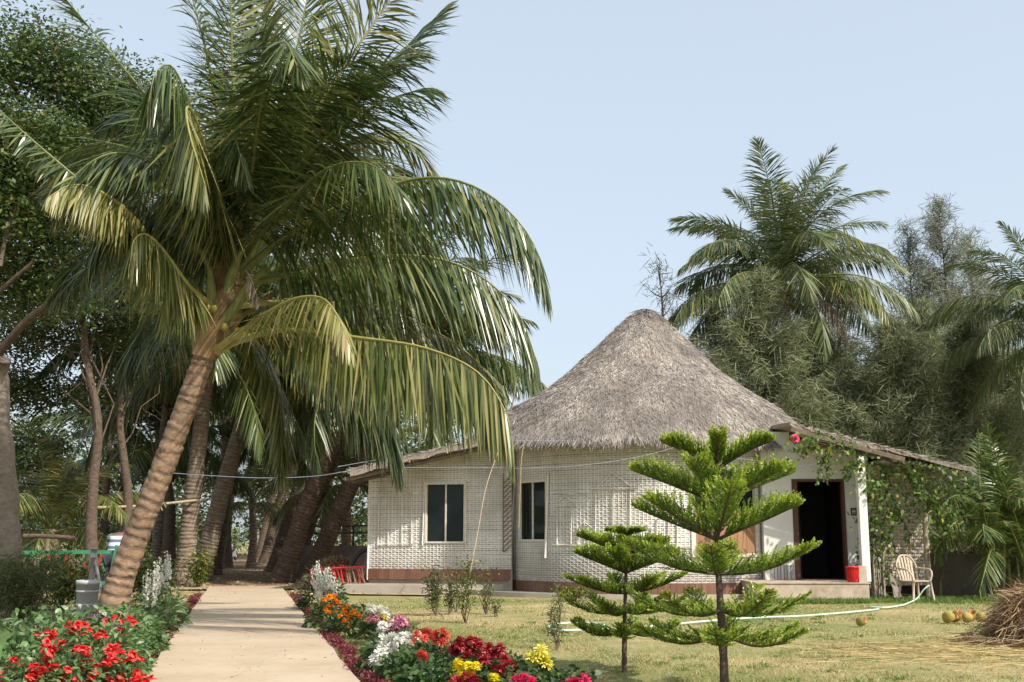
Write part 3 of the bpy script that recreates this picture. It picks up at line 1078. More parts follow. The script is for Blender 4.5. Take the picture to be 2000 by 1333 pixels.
for k in range(7):
    x0 = xl + .12 + k * (d0 - xl - .16) / 7
    mb = MB()
    mb.box((x0 + .045, YW - .008, PT + .19), (.085, .02, .32))
    mb.build('dado_tile', M['dado'], hut)
# post and its foot
pp = at(1680, 892, 24.45)
mb = MB()
mb.box((pp[0], 24.50, (PT + pp[2]) / 2 + .02), (.17, .17, pp[2] - PT - .04))
post = mb.build('post', M['plaster_post'], hut)
mb = MB()
mb.box((pp[0] - .1, 24.47, PT + .19), (.17, .2, .36))
mb.build('post_foot', M['plinth'], post)
# porch roof: beam, thatched slab, corrugated sheet under its edge
a, b = at(1543, 828, 24.55), at(1897, 915, 24.55)
c, d = b + np.array([0.2, 3.6, .05]), a + np.array([0, 3.2, .25])
pr = thatch_slab((a, b, c, d), 0.08, 9000, hut, rg, 'porch_roof', nrm(b - a))
mb = MB()
mb.bar(a + np.array([0, -.03, -.12]), at(1765, 893, 24.55) + np.array([0, -.03, -.06]), .06, .10)
mb.build('fascia_beam', M['beam'], pr)
mb = MB()
mb.bar(at(1600, 868, 24.9), at(1755, 900, 24.9), .08, .12)
mb.build('rafter', M['beam'], pr)
mb = MB()
t = np.linspace(0, 1, 120)
p0, p1 = at(1745, 893, 24.55), at(1902, 921, 24.55)
L = p0 + (p1 - p0) * t[:, None]
L[:, 2] += .035 * np.sin(t * 2 * np.pi * 15) - .05
L2 = L + np.array([.05, 3.4, .1])
mb.grid(np.stack([L, L2], 1))
mb.build('corrugated_sheet', M['corrugated'], pr, smooth=True)
# woven side wall of the porch
side = Flat(at(1702, 1000, 25.6)[:2], at(1812, 1000, 25.75)[:2])
zt0, zt1 = side.hit(1702, 905)[1], side.hit(1812, 928)[1]
mb = MB()
mb.add([side.p(np.array(0.), np.array(.25), -.03), side.p(np.array(side.len), np.array(.25), -.03), side.p(np.array(side.len), np.array(zt1), -.03), side.p(np.array(0.), np.array(zt0), -.03)], [[0, 1, 2, 3]])
mb.add([side.p(np.array(side.len), np.array(.0), -.03), side.p(np.array(side.len), np.array(.0), -3.), side.p(np.array(side.len), np.array(zt1), -3.), side.p(np.array(side.len), np.array(zt1), -.03)], [[0, 1, 2, 3]])
mb.build('side_wall', M['weave_back'], hut)
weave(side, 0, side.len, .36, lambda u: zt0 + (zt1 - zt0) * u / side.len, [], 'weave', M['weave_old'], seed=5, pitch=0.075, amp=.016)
mb = MB()
q = at(1803, 985, 25.3)
mb.tube(spline([gx(1814, 25.3), at(1809, 1080, 25.3), at(1801, 915, 25.3)], 8), [.055, .052, .05, .05, .048, .047, .046, .045], 9)
mb.build('corner_post', M['bamboo'], hut, smooth=True)
# number plate beside the door: black with pale marks
s0 = at(1667, 1000, YW)
mb = MB()
mb.box((s0[0], YW - .012, s0[2]), (.13, .02, .17))
plate = mb.build('sign_plate', M['black'], hut)
for k, (dx, dz_, w_, h_) in enumerate([(0, .035, .085, .012), (-.02, .0, .035, .03), (.022, .0, .035, .03), (0, -.045, .08, .012)]):
    mb = MB()
    mb.box((s0[0] + dx, YW - .024, s0[2] + dz_), (w_, .004, h_))
    mb.build('sign_mark', M['ink_white'], plate)

# concrete apron and kerbs in front of the hut
mb = MB()
A0, A1, A2 = gx(640, 27.3), gx(835, 26.9), gx(985, 27.6)
mb.grid(np.array([[A0, A0 + [0, 0, .20]], [A1, A1 + [0, 0, .20]], [A1 + [.25, .3, 0], A1 + [.25, .3, .20]], [A2, A2 + [0, .0, .20]]]))
mb.grid(np.array([[A0 + [0, 0, .2], A0 + [0, 3, .2]], [A1 + [0, 0, .2], A1 + [0, 3, .2]], [A1 + [.25, .3, .20], A1 + [.25, 3, .2]], [A2 + [0, 0, .2], A2 + [0, 3, .2]]]))
mb.add([A0, A0 + [0, 3, 0], A0 + [0, 3, .2], A0 + [0, 0, .2]], [[0, 1, 2, 3]])
tag(mb.build('pavement', M['concrete']), kind='structure')
mb = MB()
thk = np.linspace(-1.55, 0.75, 60)
ro = 4.5 + 0.6 * np.clip((-thk - .1) / 1.4, 0, 1)
ring = [HC + np.stack([np.sin(thk) * r, -np.cos(thk) * r, np.full(60, z)], -1) for r, z in ((3.81, .055), (ro - .12, .045), (ro - .12, .085), (ro, .085), (ro + .01, -.03))]
mb.grid(np.stack(ring[:2], 0)[::-1], 0)
mb.grid(np.stack(ring[1:], 0)[::-1], 1)
tag(mb.build('pavement', [M['concrete_grey'], M['concrete']]), kind='structure')
# ------------------------------------------------------------------ palms
def frond_into(mb, P, Lmax, hang=0.3, nl=80, w=0.042, rg=None, r0=0.045, roll=0.0, lift=0.1, start=0.2, hint=None, droop=0.25, mess=0.12, mi=0, mr=1, up_side=1.0):
    """one palm frond along the curve P: a tapering rachis with a row of leaflets on either side"""
    rg = rg or rng
    n = len(P)
    T = nrm(np.gradient(P, axis=0))
    h = np.array([0, 0, 1.0]) if hint is None else np.asarray(hint, float)
    S = np.cross(T, h)
    ref = nrm(S.mean(0))
    S = S + 0.15 * ref
    S = nrm(S - T * (S * T).sum(-1, keepdims=True))
    U = np.cross(S, T)
    if roll:
        S, U = S * math.cos(roll) + U * math.sin(roll), U * math.cos(roll) - S * math.sin(roll)
    seg = np.linalg.norm(np.diff(P, axis=0), axis=1)
    cum = np.concatenate([[0], np.cumsum(seg)])
    cum /= cum[-1]
    for sgn in (-1, 1):
        t = np.linspace(start, 0.995, nl) + rg.normal(0, 0.25 / nl, nl)
        t = np.clip(t, 0.02, 1)
        I = lambda A: np.stack([np.interp(t, cum, A[:, k]) for k in range(3)], -1)
        p, tt, ss, uu = I(P), nrm(I(T)), nrm(I(S)), nrm(I(U))
        q = (t - start) / (1 - start)
        L = Lmax * np.interp(q, [0, .12, .35, .65, .88, 1], [.45, .75, 1, .92, .6, .3]) * rg.uniform(.88, 1.08, nl)
        A = np.radians(np.interp(q, [0, .3, .8, 1], [72, 60, 42, 14])) + rg.normal(0, mess, nl)
        lf = lift + rg.normal(0, mess, nl)
        d = tt * np.cos(A)[:, None] + (ss * sgn + uu * lf[:, None]) * np.sin(A)[:, None]
        hg = np.clip(hang + rg.normal(0, mess * .7, nl), 0, .97)
        d = nrm(d) * (1 - hg)[:, None] + np.array([0, 0, -1.0]) * hg[:, None]
        side = tt + uu * 0.25 * sgn + rg.normal(0, .18, (nl, 3))
        mb.blades(p, d, L, w * rg.uniform(.75, 1.2, nl), side, droop * rg.uniform(.4, 1.4, nl) * (1 - hg * .7), 3, [.35, 1, .75, .06], mi, rg)
    rad = np.interp(cum, [0, .08, .25, .6, 1], [1.7, 1.15, .8, .45, .12]) * r0
    mb.tube(P, rad, 6, mr)


def arc_curve(L, e0, e1, n=18, pw=1.25):
    """curve in the xz plane that starts at elevation e0 and ends at e1 (degrees)"""
    t = np.linspace(0, 1, n)
    e = np.radians(e0 + (e1 - e0) * t ** pw)
    d = np.stack([np.cos(e), 0 * e, np.sin(e)], -1)
    P = np.concatenate([[np.zeros(3)], np.cumsum((d[:-1] + d[1:]) / 2 * (L / (n - 1)), 0)])
    return P


def frond_pool(mat, seed, L=4.6, leaf=1.1, w=0.042, nl=95):
    rg = np.random.default_rng(seed)
    pool = {}
    for cls, (e0, e1, hang, lift) in {'up': (82, 48, .08, .25), 'high': (66, -5, .16, .2), 'mid': (45, -35, .3, .1), 'low': (18, -62, .45, 0), 'hang': (-12, -82, .6, -.1)}.items():
        pool[cls] = []
        for k in range(2):
            mb = MB()
            P = arc_curve(L, e0 + rg.uniform(-6, 6), e1 + rg.uniform(-12, 12))
            P[:, 1] += rg.normal(0, .25) * np.linspace(0, 1, len(P)) ** 2
            frond_into(mb, P, leaf, hang, nl, w, rg, .04, 0, lift, .16, None, .3)
            pool[cls].append(mb.mesh('frond', [mat, M['rachis_dark']]))
    return pool


POOL = {'far': frond_pool(M['frond_far'], 3), 'dark': frond_pool(M['frond'], 4), 'yellow': frond_pool(M['frond_mid'], 5), 'dry': frond_pool(M['frond_dry'], 6),
        'areca': frond_pool(M['areca'], 8, 2.2, .55, .04, 44)}


def palm_trunk(mb, P, r0, r1, rg, ring=0.11, sides=14):
    """leaf-scar rings: the radius steps at every ring, each ring a little tilted; slot 1 is the scar"""
    L = np.linalg.norm(np.diff(P, axis=0), axis=1).sum()
    n = max(int(L / ring), 6)
    K = 4
    C = spline(P, n * K + 1)
    m = len(C)
    t = np.linspace(0, 1, m)
    rad = r1 + (r0 - r1) * (1 - t) ** 1.2
    rad *= 1 + 0.55 * np.exp(-t * L / 0.35)
    ph = np.arange(m) % K
    ringi = np.arange(m) // K
    amp = rg.uniform(.6, 1.5, n + 1)[ringi]
    rad = rad * (1 + np.choose(ph, [-.022, -.02, .02, .008]) * amp + rg.normal(0, .015, n + 1)[ringi])
    gapw = np.choose(ph, [0, .33, .42, .72]) - ph / K
    T = nrm(np.gradient(C, axis=0))
    C = C + T * (gapw * ring)[:, None]
    S = nrm(np.cross(T, [0, 1.0, .01]))
    U = np.cross(S, T)
    a = np.linspace(0, 2 * np.pi, sides, endpoint=False)
    tilt = rg.normal(0, .22, n + 1)[ringi] * ring
    tph = rg.uniform(0, 6.28, n + 1)[ringi]
    wob = np.stack([rg.normal(0, .07, n + 1)[ringi] * ring for _ in a], 1)
    V = C[:, None] + rad[:, None, None] * (np.cos(a)[None, :, None] * S[:, None] + np.sin(a)[None, :, None] * U[:, None])
    V = V + T[:, None] * (tilt[:, None] * np.cos(a[None] + tph[:, None]) + wob)[..., None]
    V = V + rg.normal(0, .004, V.shape)
    i = np.arange(m - 1)[:, None] * sides
    j = np.arange(sides)[None]
    k = (np.arange(sides) + 1)[None] % sides
    F = np.stack([i + j, i + k, i + sides + k, i + sides + j], -1).reshape(-1, 4)
    scar = np.repeat(ph[:-1] == 0, sides)
    base = mb.n
    mb.add(V.reshape(-1, 3), F[~scar], 0)
    mb.f.append(F[scar] + base)
    mb.m.append(np.full(int(scar.sum()), 1))


def crown_fronds(palm, c, pool, counts, rg, sc=1.0, alt=None, alt_p=0.15, az0=0.0):
    """fronds set round the growing point on a spiral"""
    k = 0
    base = wloc(palm)
    for cls, cnt in counts:
        for i in range(cnt):
            az = az0 + k * 2.39996 + rg.normal(0, .15)
            p = POOL[alt] if (alt and rg.uniform() < alt_p) else POOL[pool]
            s = sc * rg.uniform(.85, 1.1)
            off = {'up': .25, 'high': .15, 'mid': 0, 'low': -.15, 'hang': -.3}[cls]
            inst('frond', p[cls][int(rg.integers(2))], palm, np.asarray(c) - base + [0, 0, off * sc], (rg.normal(0, .12), 0, az), s)
            k += 1


def nuts(palm, c, n, rg, r=.11, spread=.35):
    mb = MB()
    a = np.linspace(0, math.pi, 7)
    mb.lathe(np.stack([np.sin(a) * r, -np.cos(a) * r * 1.25], -1), (0, 0, 0), 9)
    me = mb.mesh('coconut', M['coconut_green'], True)
    for i in range(n):
        v = rg.normal(0, spread, 3)
        inst('coconut', me, palm, np.asarray(c) - wloc(palm) + v * [1, 1, .5] - [0, 0, .35], rg.uniform(-.6, .6, 3), rg.uniform(.8, 1.15))


def palm(label, base, pts, r0, r1, pool, counts, seed, sc=1.0, alt=None, alt_p=.15, group=None, mat='palm_trunk_grey', nut=0, az0=0.0, name='coconut_palm'):
    rg = np.random.default_rng(seed)
    t = thing(name, label, 'palm tree', (base[0], base[1], 0), group)
    mb = MB()
    P = [np.asarray(base) - [0, 0, .1]] + [np.asarray(p) for p in pts]
    palm_trunk(mb, P, r0, r1, rg)
    mb.build('trunk', [M[mat], M['scar']], t, smooth=True)
    crown_fronds(t, P[-1], pool, counts, rg, sc, alt, alt_p, az0)
    if nut:
        nuts(t, P[-1], nut, rg)
    return t


# --- the big leaning palm beside the path; its fronds follow the photograph
rg = np.random.default_rng(21)
YB = 15.0
bb = gx(208, YB)
big = thing('coconut_palm', 'large coconut palm leaning right beside the garden path, trunk ringed with scars', 'palm tree', (bb[0], bb[1], 0))
mb = MB()
palm_trunk(mb, [bb - [0, 0, .1], at(226, 1165, YB), at(262, 1060, YB), at(322, 905, YB), at(378, 755, YB), at(402, 690, YB)], .178, .14, rg, ring=.125, sides=22)
mb.build('trunk', [M['palm_trunk'], M['scar']], big, smooth=True)
# sheathed growing point that the petioles spring from
mb = MB()
C = spline([at(398, 700, YB), at(425, 620, YB), at(455, 530, YB), at(485, 430, YB)], 14)
mb.tube(C, np.interp(np.linspace(0, 1, 14), [0, .15, .5, 1], [.17, .24, .2, .07]), 12)
mb.build('crown_shaft', M['sheath'], big, smooth=True)
mb = MB()
for k in range(70):      # fibrous sheath flaps round the growing point
    i = rg.integers(1, 12)
    p = C[i] + rg.normal(0, .10, 3)
    d = nrm(C[i] - C[i - 1]) + rg.normal(0, .5, 3)
    mb.blades([p], [d], rg.uniform(.25, .6), rg.uniform(.04, .12), None, .2, 2, rg=rg)
tag(mb.build('fibre', M['sheath'], big), kind='stuff')
for k in range(13):      # broad petiole bases clasping the growing point
    i = 1 + (k * 10) // 13
    az = k * 2.39996 + .8
    out = np.array([math.cos(az), math.sin(az), 0])
    ax = nrm(C[min(i + 1, 13)] - C[i])
    mb = MB()
    Q = spline([C[i] + out * .12, C[i] + out * .24 + ax * .30, C[i] + out * .42 + ax * .62, C[i] + out * .75 + ax * .90], 9)
    mb.tube(Q, [.085, .08, .07, .06, .05, .045, .04, .036, .03], 8)
    mb.build('petiole_base', M['rachis_dark'] if k % 3 else M['sheath'], big, smooth=True)
# (points in the photograph with their distance), leaflet length, hang, material, lift, roll
FR = [
    # right hand side, arching over the hut
    ([(462, 545, 15.0), (560, 460, 14.6), (700, 388, 14.2), (830, 348, 13.9), (940, 372, 13.7), (1030, 455, 13.6), (1070, 560, 13.6)], 1.25, .55, 'frond', .0, 0, 110),
    ([(450, 560, 15.0), (560, 540, 15.0), (700, 506, 15.2), (830, 502, 15.4), (930, 535, 15.5), (1010, 610, 15.6), (1050, 710, 15.6)], 1.2, .62, 'frond', .0, 0, 110),
    ([(440, 600, 15.0), (560, 590, 15.4), (690, 588, 15.7), (800, 622, 15.9), (900, 680, 16.1), (985, 760, 16.2)], 1.1, .66, 'frond_mid', .0, 0, 100),
    ([(418, 690, 15.0), (470, 664, 14.7), (560, 645, 14.3), (700, 660, 13.9), (830, 680, 13.6), (930, 725, 13.4), (985, 800, 13.3), (1003, 880, 13.3)], 1.15, .78, 'frond_mid', .0, 0, 120),
    ([(415, 690, 15.0), (480, 640, 14.2), (560, 590, 13.6), (620, 580, 13.2), (655, 610, 12.9), (690, 690, 12.8)], .58, .5, 'frond_yellow', .0, 0, 60),
    ([(425, 660, 15.0), (520, 640, 15.5), (640, 690, 16.0), (720, 760, 16.4), (770, 830, 16.6), (785, 910, 16.7)], 1.1, .75, 'frond', .0, 0, 90),
    ([(420, 680, 15.0), (470, 660, 15.7), (520, 690, 16.4), (545, 760, 16.8), (552, 850, 17.0), (548, 930, 17.0)], .8, .72, 'frond_mid', .0, 0, 70),
    ([(440, 620, 15.0), (560, 600, 16.0), (700, 640, 17.0), (820, 700, 17.6), (900, 790, 18.0)], 1.2, .6, 'frond', .0, 0, 90),
    ([(470, 500, 15.0), (560, 420, 16.0), (680, 380, 17.0), (800, 420, 17.8), (880, 510, 18.2)], 1.2, .5, 'frond', .1, 0, 90),
    # upper right
    ([(480, 470, 15.0), (560, 320, 14.8), (640, 180, 14.6), (720, 60, 14.5), (790, -40, 14.5)], 1.15, .12, 'frond_mid', .35, .5, 90),
    ([(480, 470, 15.0), (570, 330, 15.2), (690, 190, 15.3), (790, 95, 15.4), (865, 20, 15.4)], 1.1, .12, 'frond', .05, -.3, 90),
    ([(475, 490, 15.0), (570, 360, 15.6), (680, 278, 16.2), (770, 262, 16.6), (830, 310, 16.8), (850, 360, 16.9)], .95, .3, 'frond_mid', .15, 0, 80),
    ([(470, 500, 15.0), (560, 400, 14.2), (640, 330, 13.6), (720, 320, 13.2), (780, 370, 13.0)], 1.0, .4, 'frond', .1, 0, 80),
    # upright ones in the middle
    ([(480, 470, 15.0), (490, 330, 15.1), (500, 160, 15.2), (520, 0, 15.3), (535, -90, 15.4)], 1.15, .03, 'frond_mid', .5, 0, 90),
    ([(480, 470, 15.0), (470, 320, 15.0), (455, 150, 15.0), (450, 0, 15.0), (440, -80, 15.0)], 1.1, .03, 'frond', .4, .8, 90),
    ([(485, 460, 15.0), (530, 300, 15.3), (570, 140, 15.6), (600, 0, 15.8), (620, -90, 15.9)], 1.1, .04, 'frond', .4, -.7, 90),
    ([(480, 480, 14.9), (492, 330, 14.1), (512, 190, 13.3), (540, 95, 12.7), (560, 85, 12.2), (580, 130, 11.9)], .9, .42, 'frond', .1, 0, 80),
    # upper left
    ([(470, 480, 15.0), (440, 330, 14.9), (412, 150, 14.8), (385, 30, 14.7), (360, -50, 14.7)], .95, .22, 'frond_mid', .2, .5, 80),
    ([(465, 500, 15.0), (390, 330, 15.0), (300, 205, 15.1), (205, 90, 15.2), (130, 0, 15.3)], .95, .2, 'frond', .15, .2, 90),
    ([(460, 510, 15.0), (410, 330, 14.4), (365, 190, 13.9), (335, 130, 13.6), (305, 140, 13.4), (290, 200, 13.3)], 1.15, .7, 'frond', .0, 0, 80),
    ([(460, 520, 15.0), (420, 360, 14.0), (385, 240, 13.3), (365, 210, 12.9), (370, 260, 12.6), (400, 360, 12.4)], 1.1, .78, 'frond_mid', .0, 0, 70),
    # left
    ([(425, 620, 15.0), (350, 520, 14.7), (270, 448, 14.4), (170, 365, 14.2), (70, 280, 14.0), (-30, 190, 13.9)], .5, .5, 'frond', .0, 0, 70),
    ([(415, 600, 14.9), (370, 560, 14.3), (320, 490, 13.9), (285, 458, 13.6), (262, 470, 13.4), (255, 510, 13.3)], .85, .74, 'frond_mid', .0, 0, 70),
    ([(300, 475, 14.5), (245, 410, 14.0), (190, 372, 13.7), (140, 362, 13.5), (95, 385, 13.3)], .62, .72, 'frond_yellow', .0, 0, 50),
    ([(450, 540, 15.0), (360, 430, 15.6), (260, 350, 16.2), (170, 330, 16.7), (100, 360, 17.0)], 1.2, .4, 'frond', .0, 0, 90),
    ([(440, 570, 15.0), (350, 500, 15.8), (250, 470, 16.5), (160, 500, 17.0), (110, 570, 17.2)], 1.2, .5, 'frond', .0, 0, 90),
    ([(460, 520, 15.0), (380, 380, 16.0), (280, 300, 17.0), (190, 280, 17.8), (110, 310, 18.2)], 1.2, .35, 'frond', .1, 0, 90),
    ([(470, 500, 15.0), (440, 400, 15.9), (380, 310, 16.8), (300, 270, 17.5), (230, 300, 18.0)], 1.2, .35, 'frond', .1, 0, 80),
    ([(455, 530, 15.0), (380, 400, 14.6), (300, 320, 14.2), (220, 300, 13.9), (150, 340, 13.7), (110, 410, 13.6)], .95, .5, 'frond', .0, 0, 80),
    ([(450, 550, 15.0), (370, 460, 14.8), (300, 410, 14.6), (235, 410, 14.4), (190, 460, 14.3), (170, 530, 14.2)], .9, .6, 'frond', .0, 0, 80),
    ([(465, 500, 15.0), (400, 350, 15.4), (330, 250, 15.7), (260, 215, 15.9), (200, 240, 16.0)], .95, .35, 'frond', .1, 0, 80),
    ([(460, 520, 14.9), (430, 400, 14.5), (420, 300, 14.2), (430, 250, 13.9), (455, 260, 13.6), (475, 330, 13.4)], .9, .6, 'frond', .0, 0, 80),
    ([(430, 640, 15.0), (360, 600, 15.8), (300, 610, 16.5), (260, 660, 17.0), (245, 730, 17.2)], 1.0, .6, 'frond', .0, 0, 80),
]
for (pts, LL, hang, mt, lift, roll, nl) in FR:
    mb = MB()
    P = spline([at(*p) for p in pts], 30)
    P += 0.0
    frond_into(mb, P, LL, hang, int(nl * 1.7), .033, rg, .042, roll, lift, .05 if pts[0][0] < 310 else (.27 if pts[0][1] > 640 else .13), None, .28, .15)
    mb.build('frond', [M[mt], M['rachis'] if mt != 'frond' else M['rachis_dark']], big)
# more fronds round the growing point, all directions
cc = at(474, 452, 15.0)
for k, az in enumerate((.3, 1.2, -.2, -.7, 1.6, .8, -1.2, -.45, .05)):
    e0 = 78 - k * 3.6 + rg.normal(0, 4)
    P = arc_curve(rg.uniform(3.2, 4.0), e0, e0 - rg.uniform(55, 85), 22, 1.4)
    ca, sa = math.cos(az), math.sin(az)
    P = np.stack([P[:, 0] * ca, P[:, 0] * sa, P[:, 2]], -1) + cc - [0, 0, .012 * k * 1.2]
    mb = MB()
    frond_into(mb, P, rg.uniform(.85, 1.1), 0.12 + .024 * k, 115, .032, rg, .036, rg.normal(0, .2), .15, .2, None, .3, .14)
    mt = 'frond' if k % 4 else 'frond_mid'
    mb.build('frond', [M[mt], M['rachis_dark']], big)
for (pts, LL, hang) in [([(300, 470, 14.4), (285, 462, 14.3), (268, 478, 14.2)], .85, .9), ([(650, 590, 13.0), (652, 600, 13.0), (655, 625, 13.0)], .6, .9), ([(480, 530, 14.6), (490, 545, 14.4), (505, 590, 14.3)], .3, .8)]:
    mb = MB()
    frond_into(mb, spline([at(*p) for p in pts], 8), LL, hang, 16, .035, rg, .012, 0, 0, .05, None, .1, .1)
    mb.build('withered_frond_end', [M['frond_dry'], M['frond_dry']], big)
nuts(big, at(392, 545, 14.8), 9, rg, .06, .13)
nuts(big, at(462, 600, 14.8), 4, rg, .055, .09)

# --- palms of the alley behind, both sides of the dirt track
LEFT = 'palms lining the dirt track'
full = [('up', 3), ('high', 7), ('mid', 10), ('low', 9), ('hang', 4)]


def lean(base, dx, dy, h, bend=0.5):
    b = np.asarray(base)
    return [b + [dx * .30, dy * .3, h * .33], b + [dx * .66, dy * .66, h * .68], b + [dx, dy, h]]


rows = [
    ('palm with straight grey trunk nearest the path end, just right of the big leaning palm', gx(357, 31.5), (.35, .4, 6.8), .27, .19),
    ('palm trunk leaning right behind the straight grey trunk, ringed bark', gx(388, 34.5), (1.7, .3, 7.4), .30, .2),
    ('nearest palm right of the dirt track, dark trunk leaning towards the hut', gx(548, 34.0), (2.7, -1.2, 7.0), .32, .22),
    ('dark palm trunk leaning right close behind the low red cane fence', gx(602, 34.8), (3.2, -1.4, 6.6), .30, .22),
    ('third dark palm right of the track, leaning between its neighbours', gx(566, 38.5), (2.8, -1.0, 7.4), .28, .2),
    ('second palm in the row left of the dirt track, deep in shade', gx(414, 41.0), (1.0, .1, 7.8), .27, .2),
    ('fourth palm right of the dirt track, half hidden by nearer trunks', gx(532, 45.0), (2.6, -1.0, 8.0), .27, .2),
    ('third palm left of the dirt track, slim trunk in shade', gx(424, 50.0), (.8, .1, 8.2), .26, .19),
    ('far palm right of the track near the end of the alley', gx(514, 57.0), (2.2, -.8, 8.0), .27, .2),
    ('far palm left of the track near the end of the alley', gx(434, 62.0), (.7, .1, 8.2), .26, .19),
    ('farthest palm right of the track before the gate', gx(505, 72.0), (1.5, .1, 8.0), .27, .2),
]
for i, (lab, b, (dx, dy, h), r0, r1) in enumerate(rows):
    palm(lab, b, lean(b, dx, dy, h), r0, r1, 'dark', full, 100 + i, 1.05, 'yellow', .22, LEFT, 'palm_trunk_grey' if i in (0, 1) else 'bark', 4 if i < 4 else 0, az0=i * 1.3)  # canopy shade put into the trunk colour: darker bark past the first two
small = [('up', 2), ('high', 5), ('mid', 7), ('low', 5)]
palm('small pale green palm drooping low at the left behind the thick tree trunk', gx(95, 30.0), [gx(95, 30.0) + [.1, 0, .7], gx(98, 30, 1.5)], .2, .16, 'yellow', small, 130, .72, group=LEFT, az0=.4)
palm('small light green palm seen beside the left corner of the hut', gx(672, 40.0), [gx(672, 40.0) + [.05, 0, 1.6], gx(676, 40, 3.1)], .2, .15, 'yellow', small, 131, .75, group=LEFT, az0=1.4)
palm('low yellow-green palm in the shade right of the track under leaning trunks', gx(490, 52.0), [gx(488, 52.0) + [.1, 0, 1.5], gx(492, 52, 2.9)], .2, .15, 'yellow', small, 132, .8, group=LEFT, az0=2.1)
palm('short palm in shade behind the big palm and striped shirt', gx(300, 40.0), [gx(300, 40.0) + [.1, 0, 2.2], gx(305, 40, 4.2)], .22, .16, 'dark', small, 133, .95, group=LEFT, az0=.1)

# --- the tall palm behind the hut and the one at the right edge
FAR = 'palms behind the hut'
b = gx(1545, 37.0)
top = at(1528, 555, 37.0)
t = palm('tall coconut palm with yellow nuts rising behind the thatched roof', b, [b + [.1, 0, 3.5], np.array([top[0] + .15, 37, 6.5]), top], .24, .17, 'far',
         [('up', 6), ('high', 10), ('mid', 13), ('low', 11), ('hang', 3)], 140, 1.0, 'yellow', .18, FAR, nut=16, az0=.6)
inst('frond', POOL['dry']['low'][0], t, np.array([.0, -.2, -.2]) + top - wloc(t), (0, 0, -.15), .75)
inst('frond', POOL['dry']['hang'][1], t, np.array([.1, -.2, -.3]) + top - wloc(t), (0, 0, -.8), .7)
b = gx(2040, 33.0)
top = at(2055, 640, 33.0)
palm('coconut palm cut off by the right edge of the picture', b, [b + [.1, 0, 2.5], (b + top) / 2 + [0, 0, 1.4], top], .24, .17, 'far', full, 141, .8, 'yellow', .1, FAR, az0=.9)
# feather palm beside the low wall at the right edge
b = gx(1968, 25.6)
ar = thing('feather_palm', 'bushy feather palm with arching fronds beside the low wall, right edge', 'palm tree', (b[0], b[1], 0))
rg = np.random.default_rng(31)
for k in range(9):
    p = b + [rg.uniform(-.45, .5), rg.uniform(-.4, .4), 0]
    h = rg.uniform(.5, 2.0)
    q = p + [rg.normal(0, .2), rg.normal(0, .2), h]
    mb = MB()
    mb.tube(spline([p - [0, 0, .05], (p + q) / 2, q], 8), np.linspace(.05, .03, 8), 8)
    mb.build('stem', M['rachis_dark'], ar, smooth=True)
    for j, cls in enumerate(('up', 'high', 'mid', 'mid', 'low')):
        inst('frond', POOL['areca'][cls][j % 2], ar, q - wloc(ar), (0, 0, rg.uniform(0, 6.28)), rg.uniform(.75, 1.1))
mb = MB()
b2 = gx(1836, 26.5)
ban = thing('banana_plant', 'single long pale green leaf stalk leaning before the low wall', 'plant', b2)
mb = MB()
mb.blades([at(1842, 1108, 26.4)], [at(1816, 1040, 26.4) - at(1842, 1108, 26.4)], 1.0, .14, [1, 0, 0], .0, 4, rg=rg)
mb.build('leaf', M['vine'], ban)
mb = MB()
mb.tube([b2 - [0, 0, .05], b2 + [0, -.05, .3], at(1842, 1108, 26.4)], [.05, .045, .03], 8)
mb.build('stem', M['rachis_dark'], ban, smooth=True)
# ------------------------------------------------------------------ broadleaf trees
def leaves_into(mb, centres, n_each, spread, size, rg, flat=0.4, mi=0):
    """clumps of small pointed leaves, one rhombus each"""
    c = np.repeat(np.asarray(centres, float), n_each, 0)
    n = len(c)
    P = c + rg.normal(0, 1, (n, 3)) * np.asarray(spread)
    D = nrm(rg.normal(0, 1, (n, 3)) * [1, 1, flat] + [0, 0, -.15])
    S = rg.normal(0, 1, (n, 3)) * [1, 1, .35]
    S = nrm(S - D * (S * D).sum(-1, keepdims=True))
    L = (size * rg.uniform(.6, 1.3, n))[:, None]
    W = (size * .24 * rg.uniform(.7, 1.2, n))[:, None]
    V = np.stack([P, P + D * L * .5 + S * W, P + D * L - [0, 0, .1 * size], P + D * L * .5 - S * W], 1)
    mb.add(V.reshape(-1, 3), np.arange(n * 4).reshape(-1, 4), mi)


def branch_pts(a, b, rg, n=6, wob=.12):
    t = np.linspace(0, 1, n)[:, None]
    P = a * (1 - t) + b * t
    L = np.linalg.norm(b - a)
    P[1:-1] += rg.normal(0, wob * L / 3, (n - 2, 3))
    P[:, 2] += np.sin(t[:, 0] * math.pi) * .06 * L
    return P


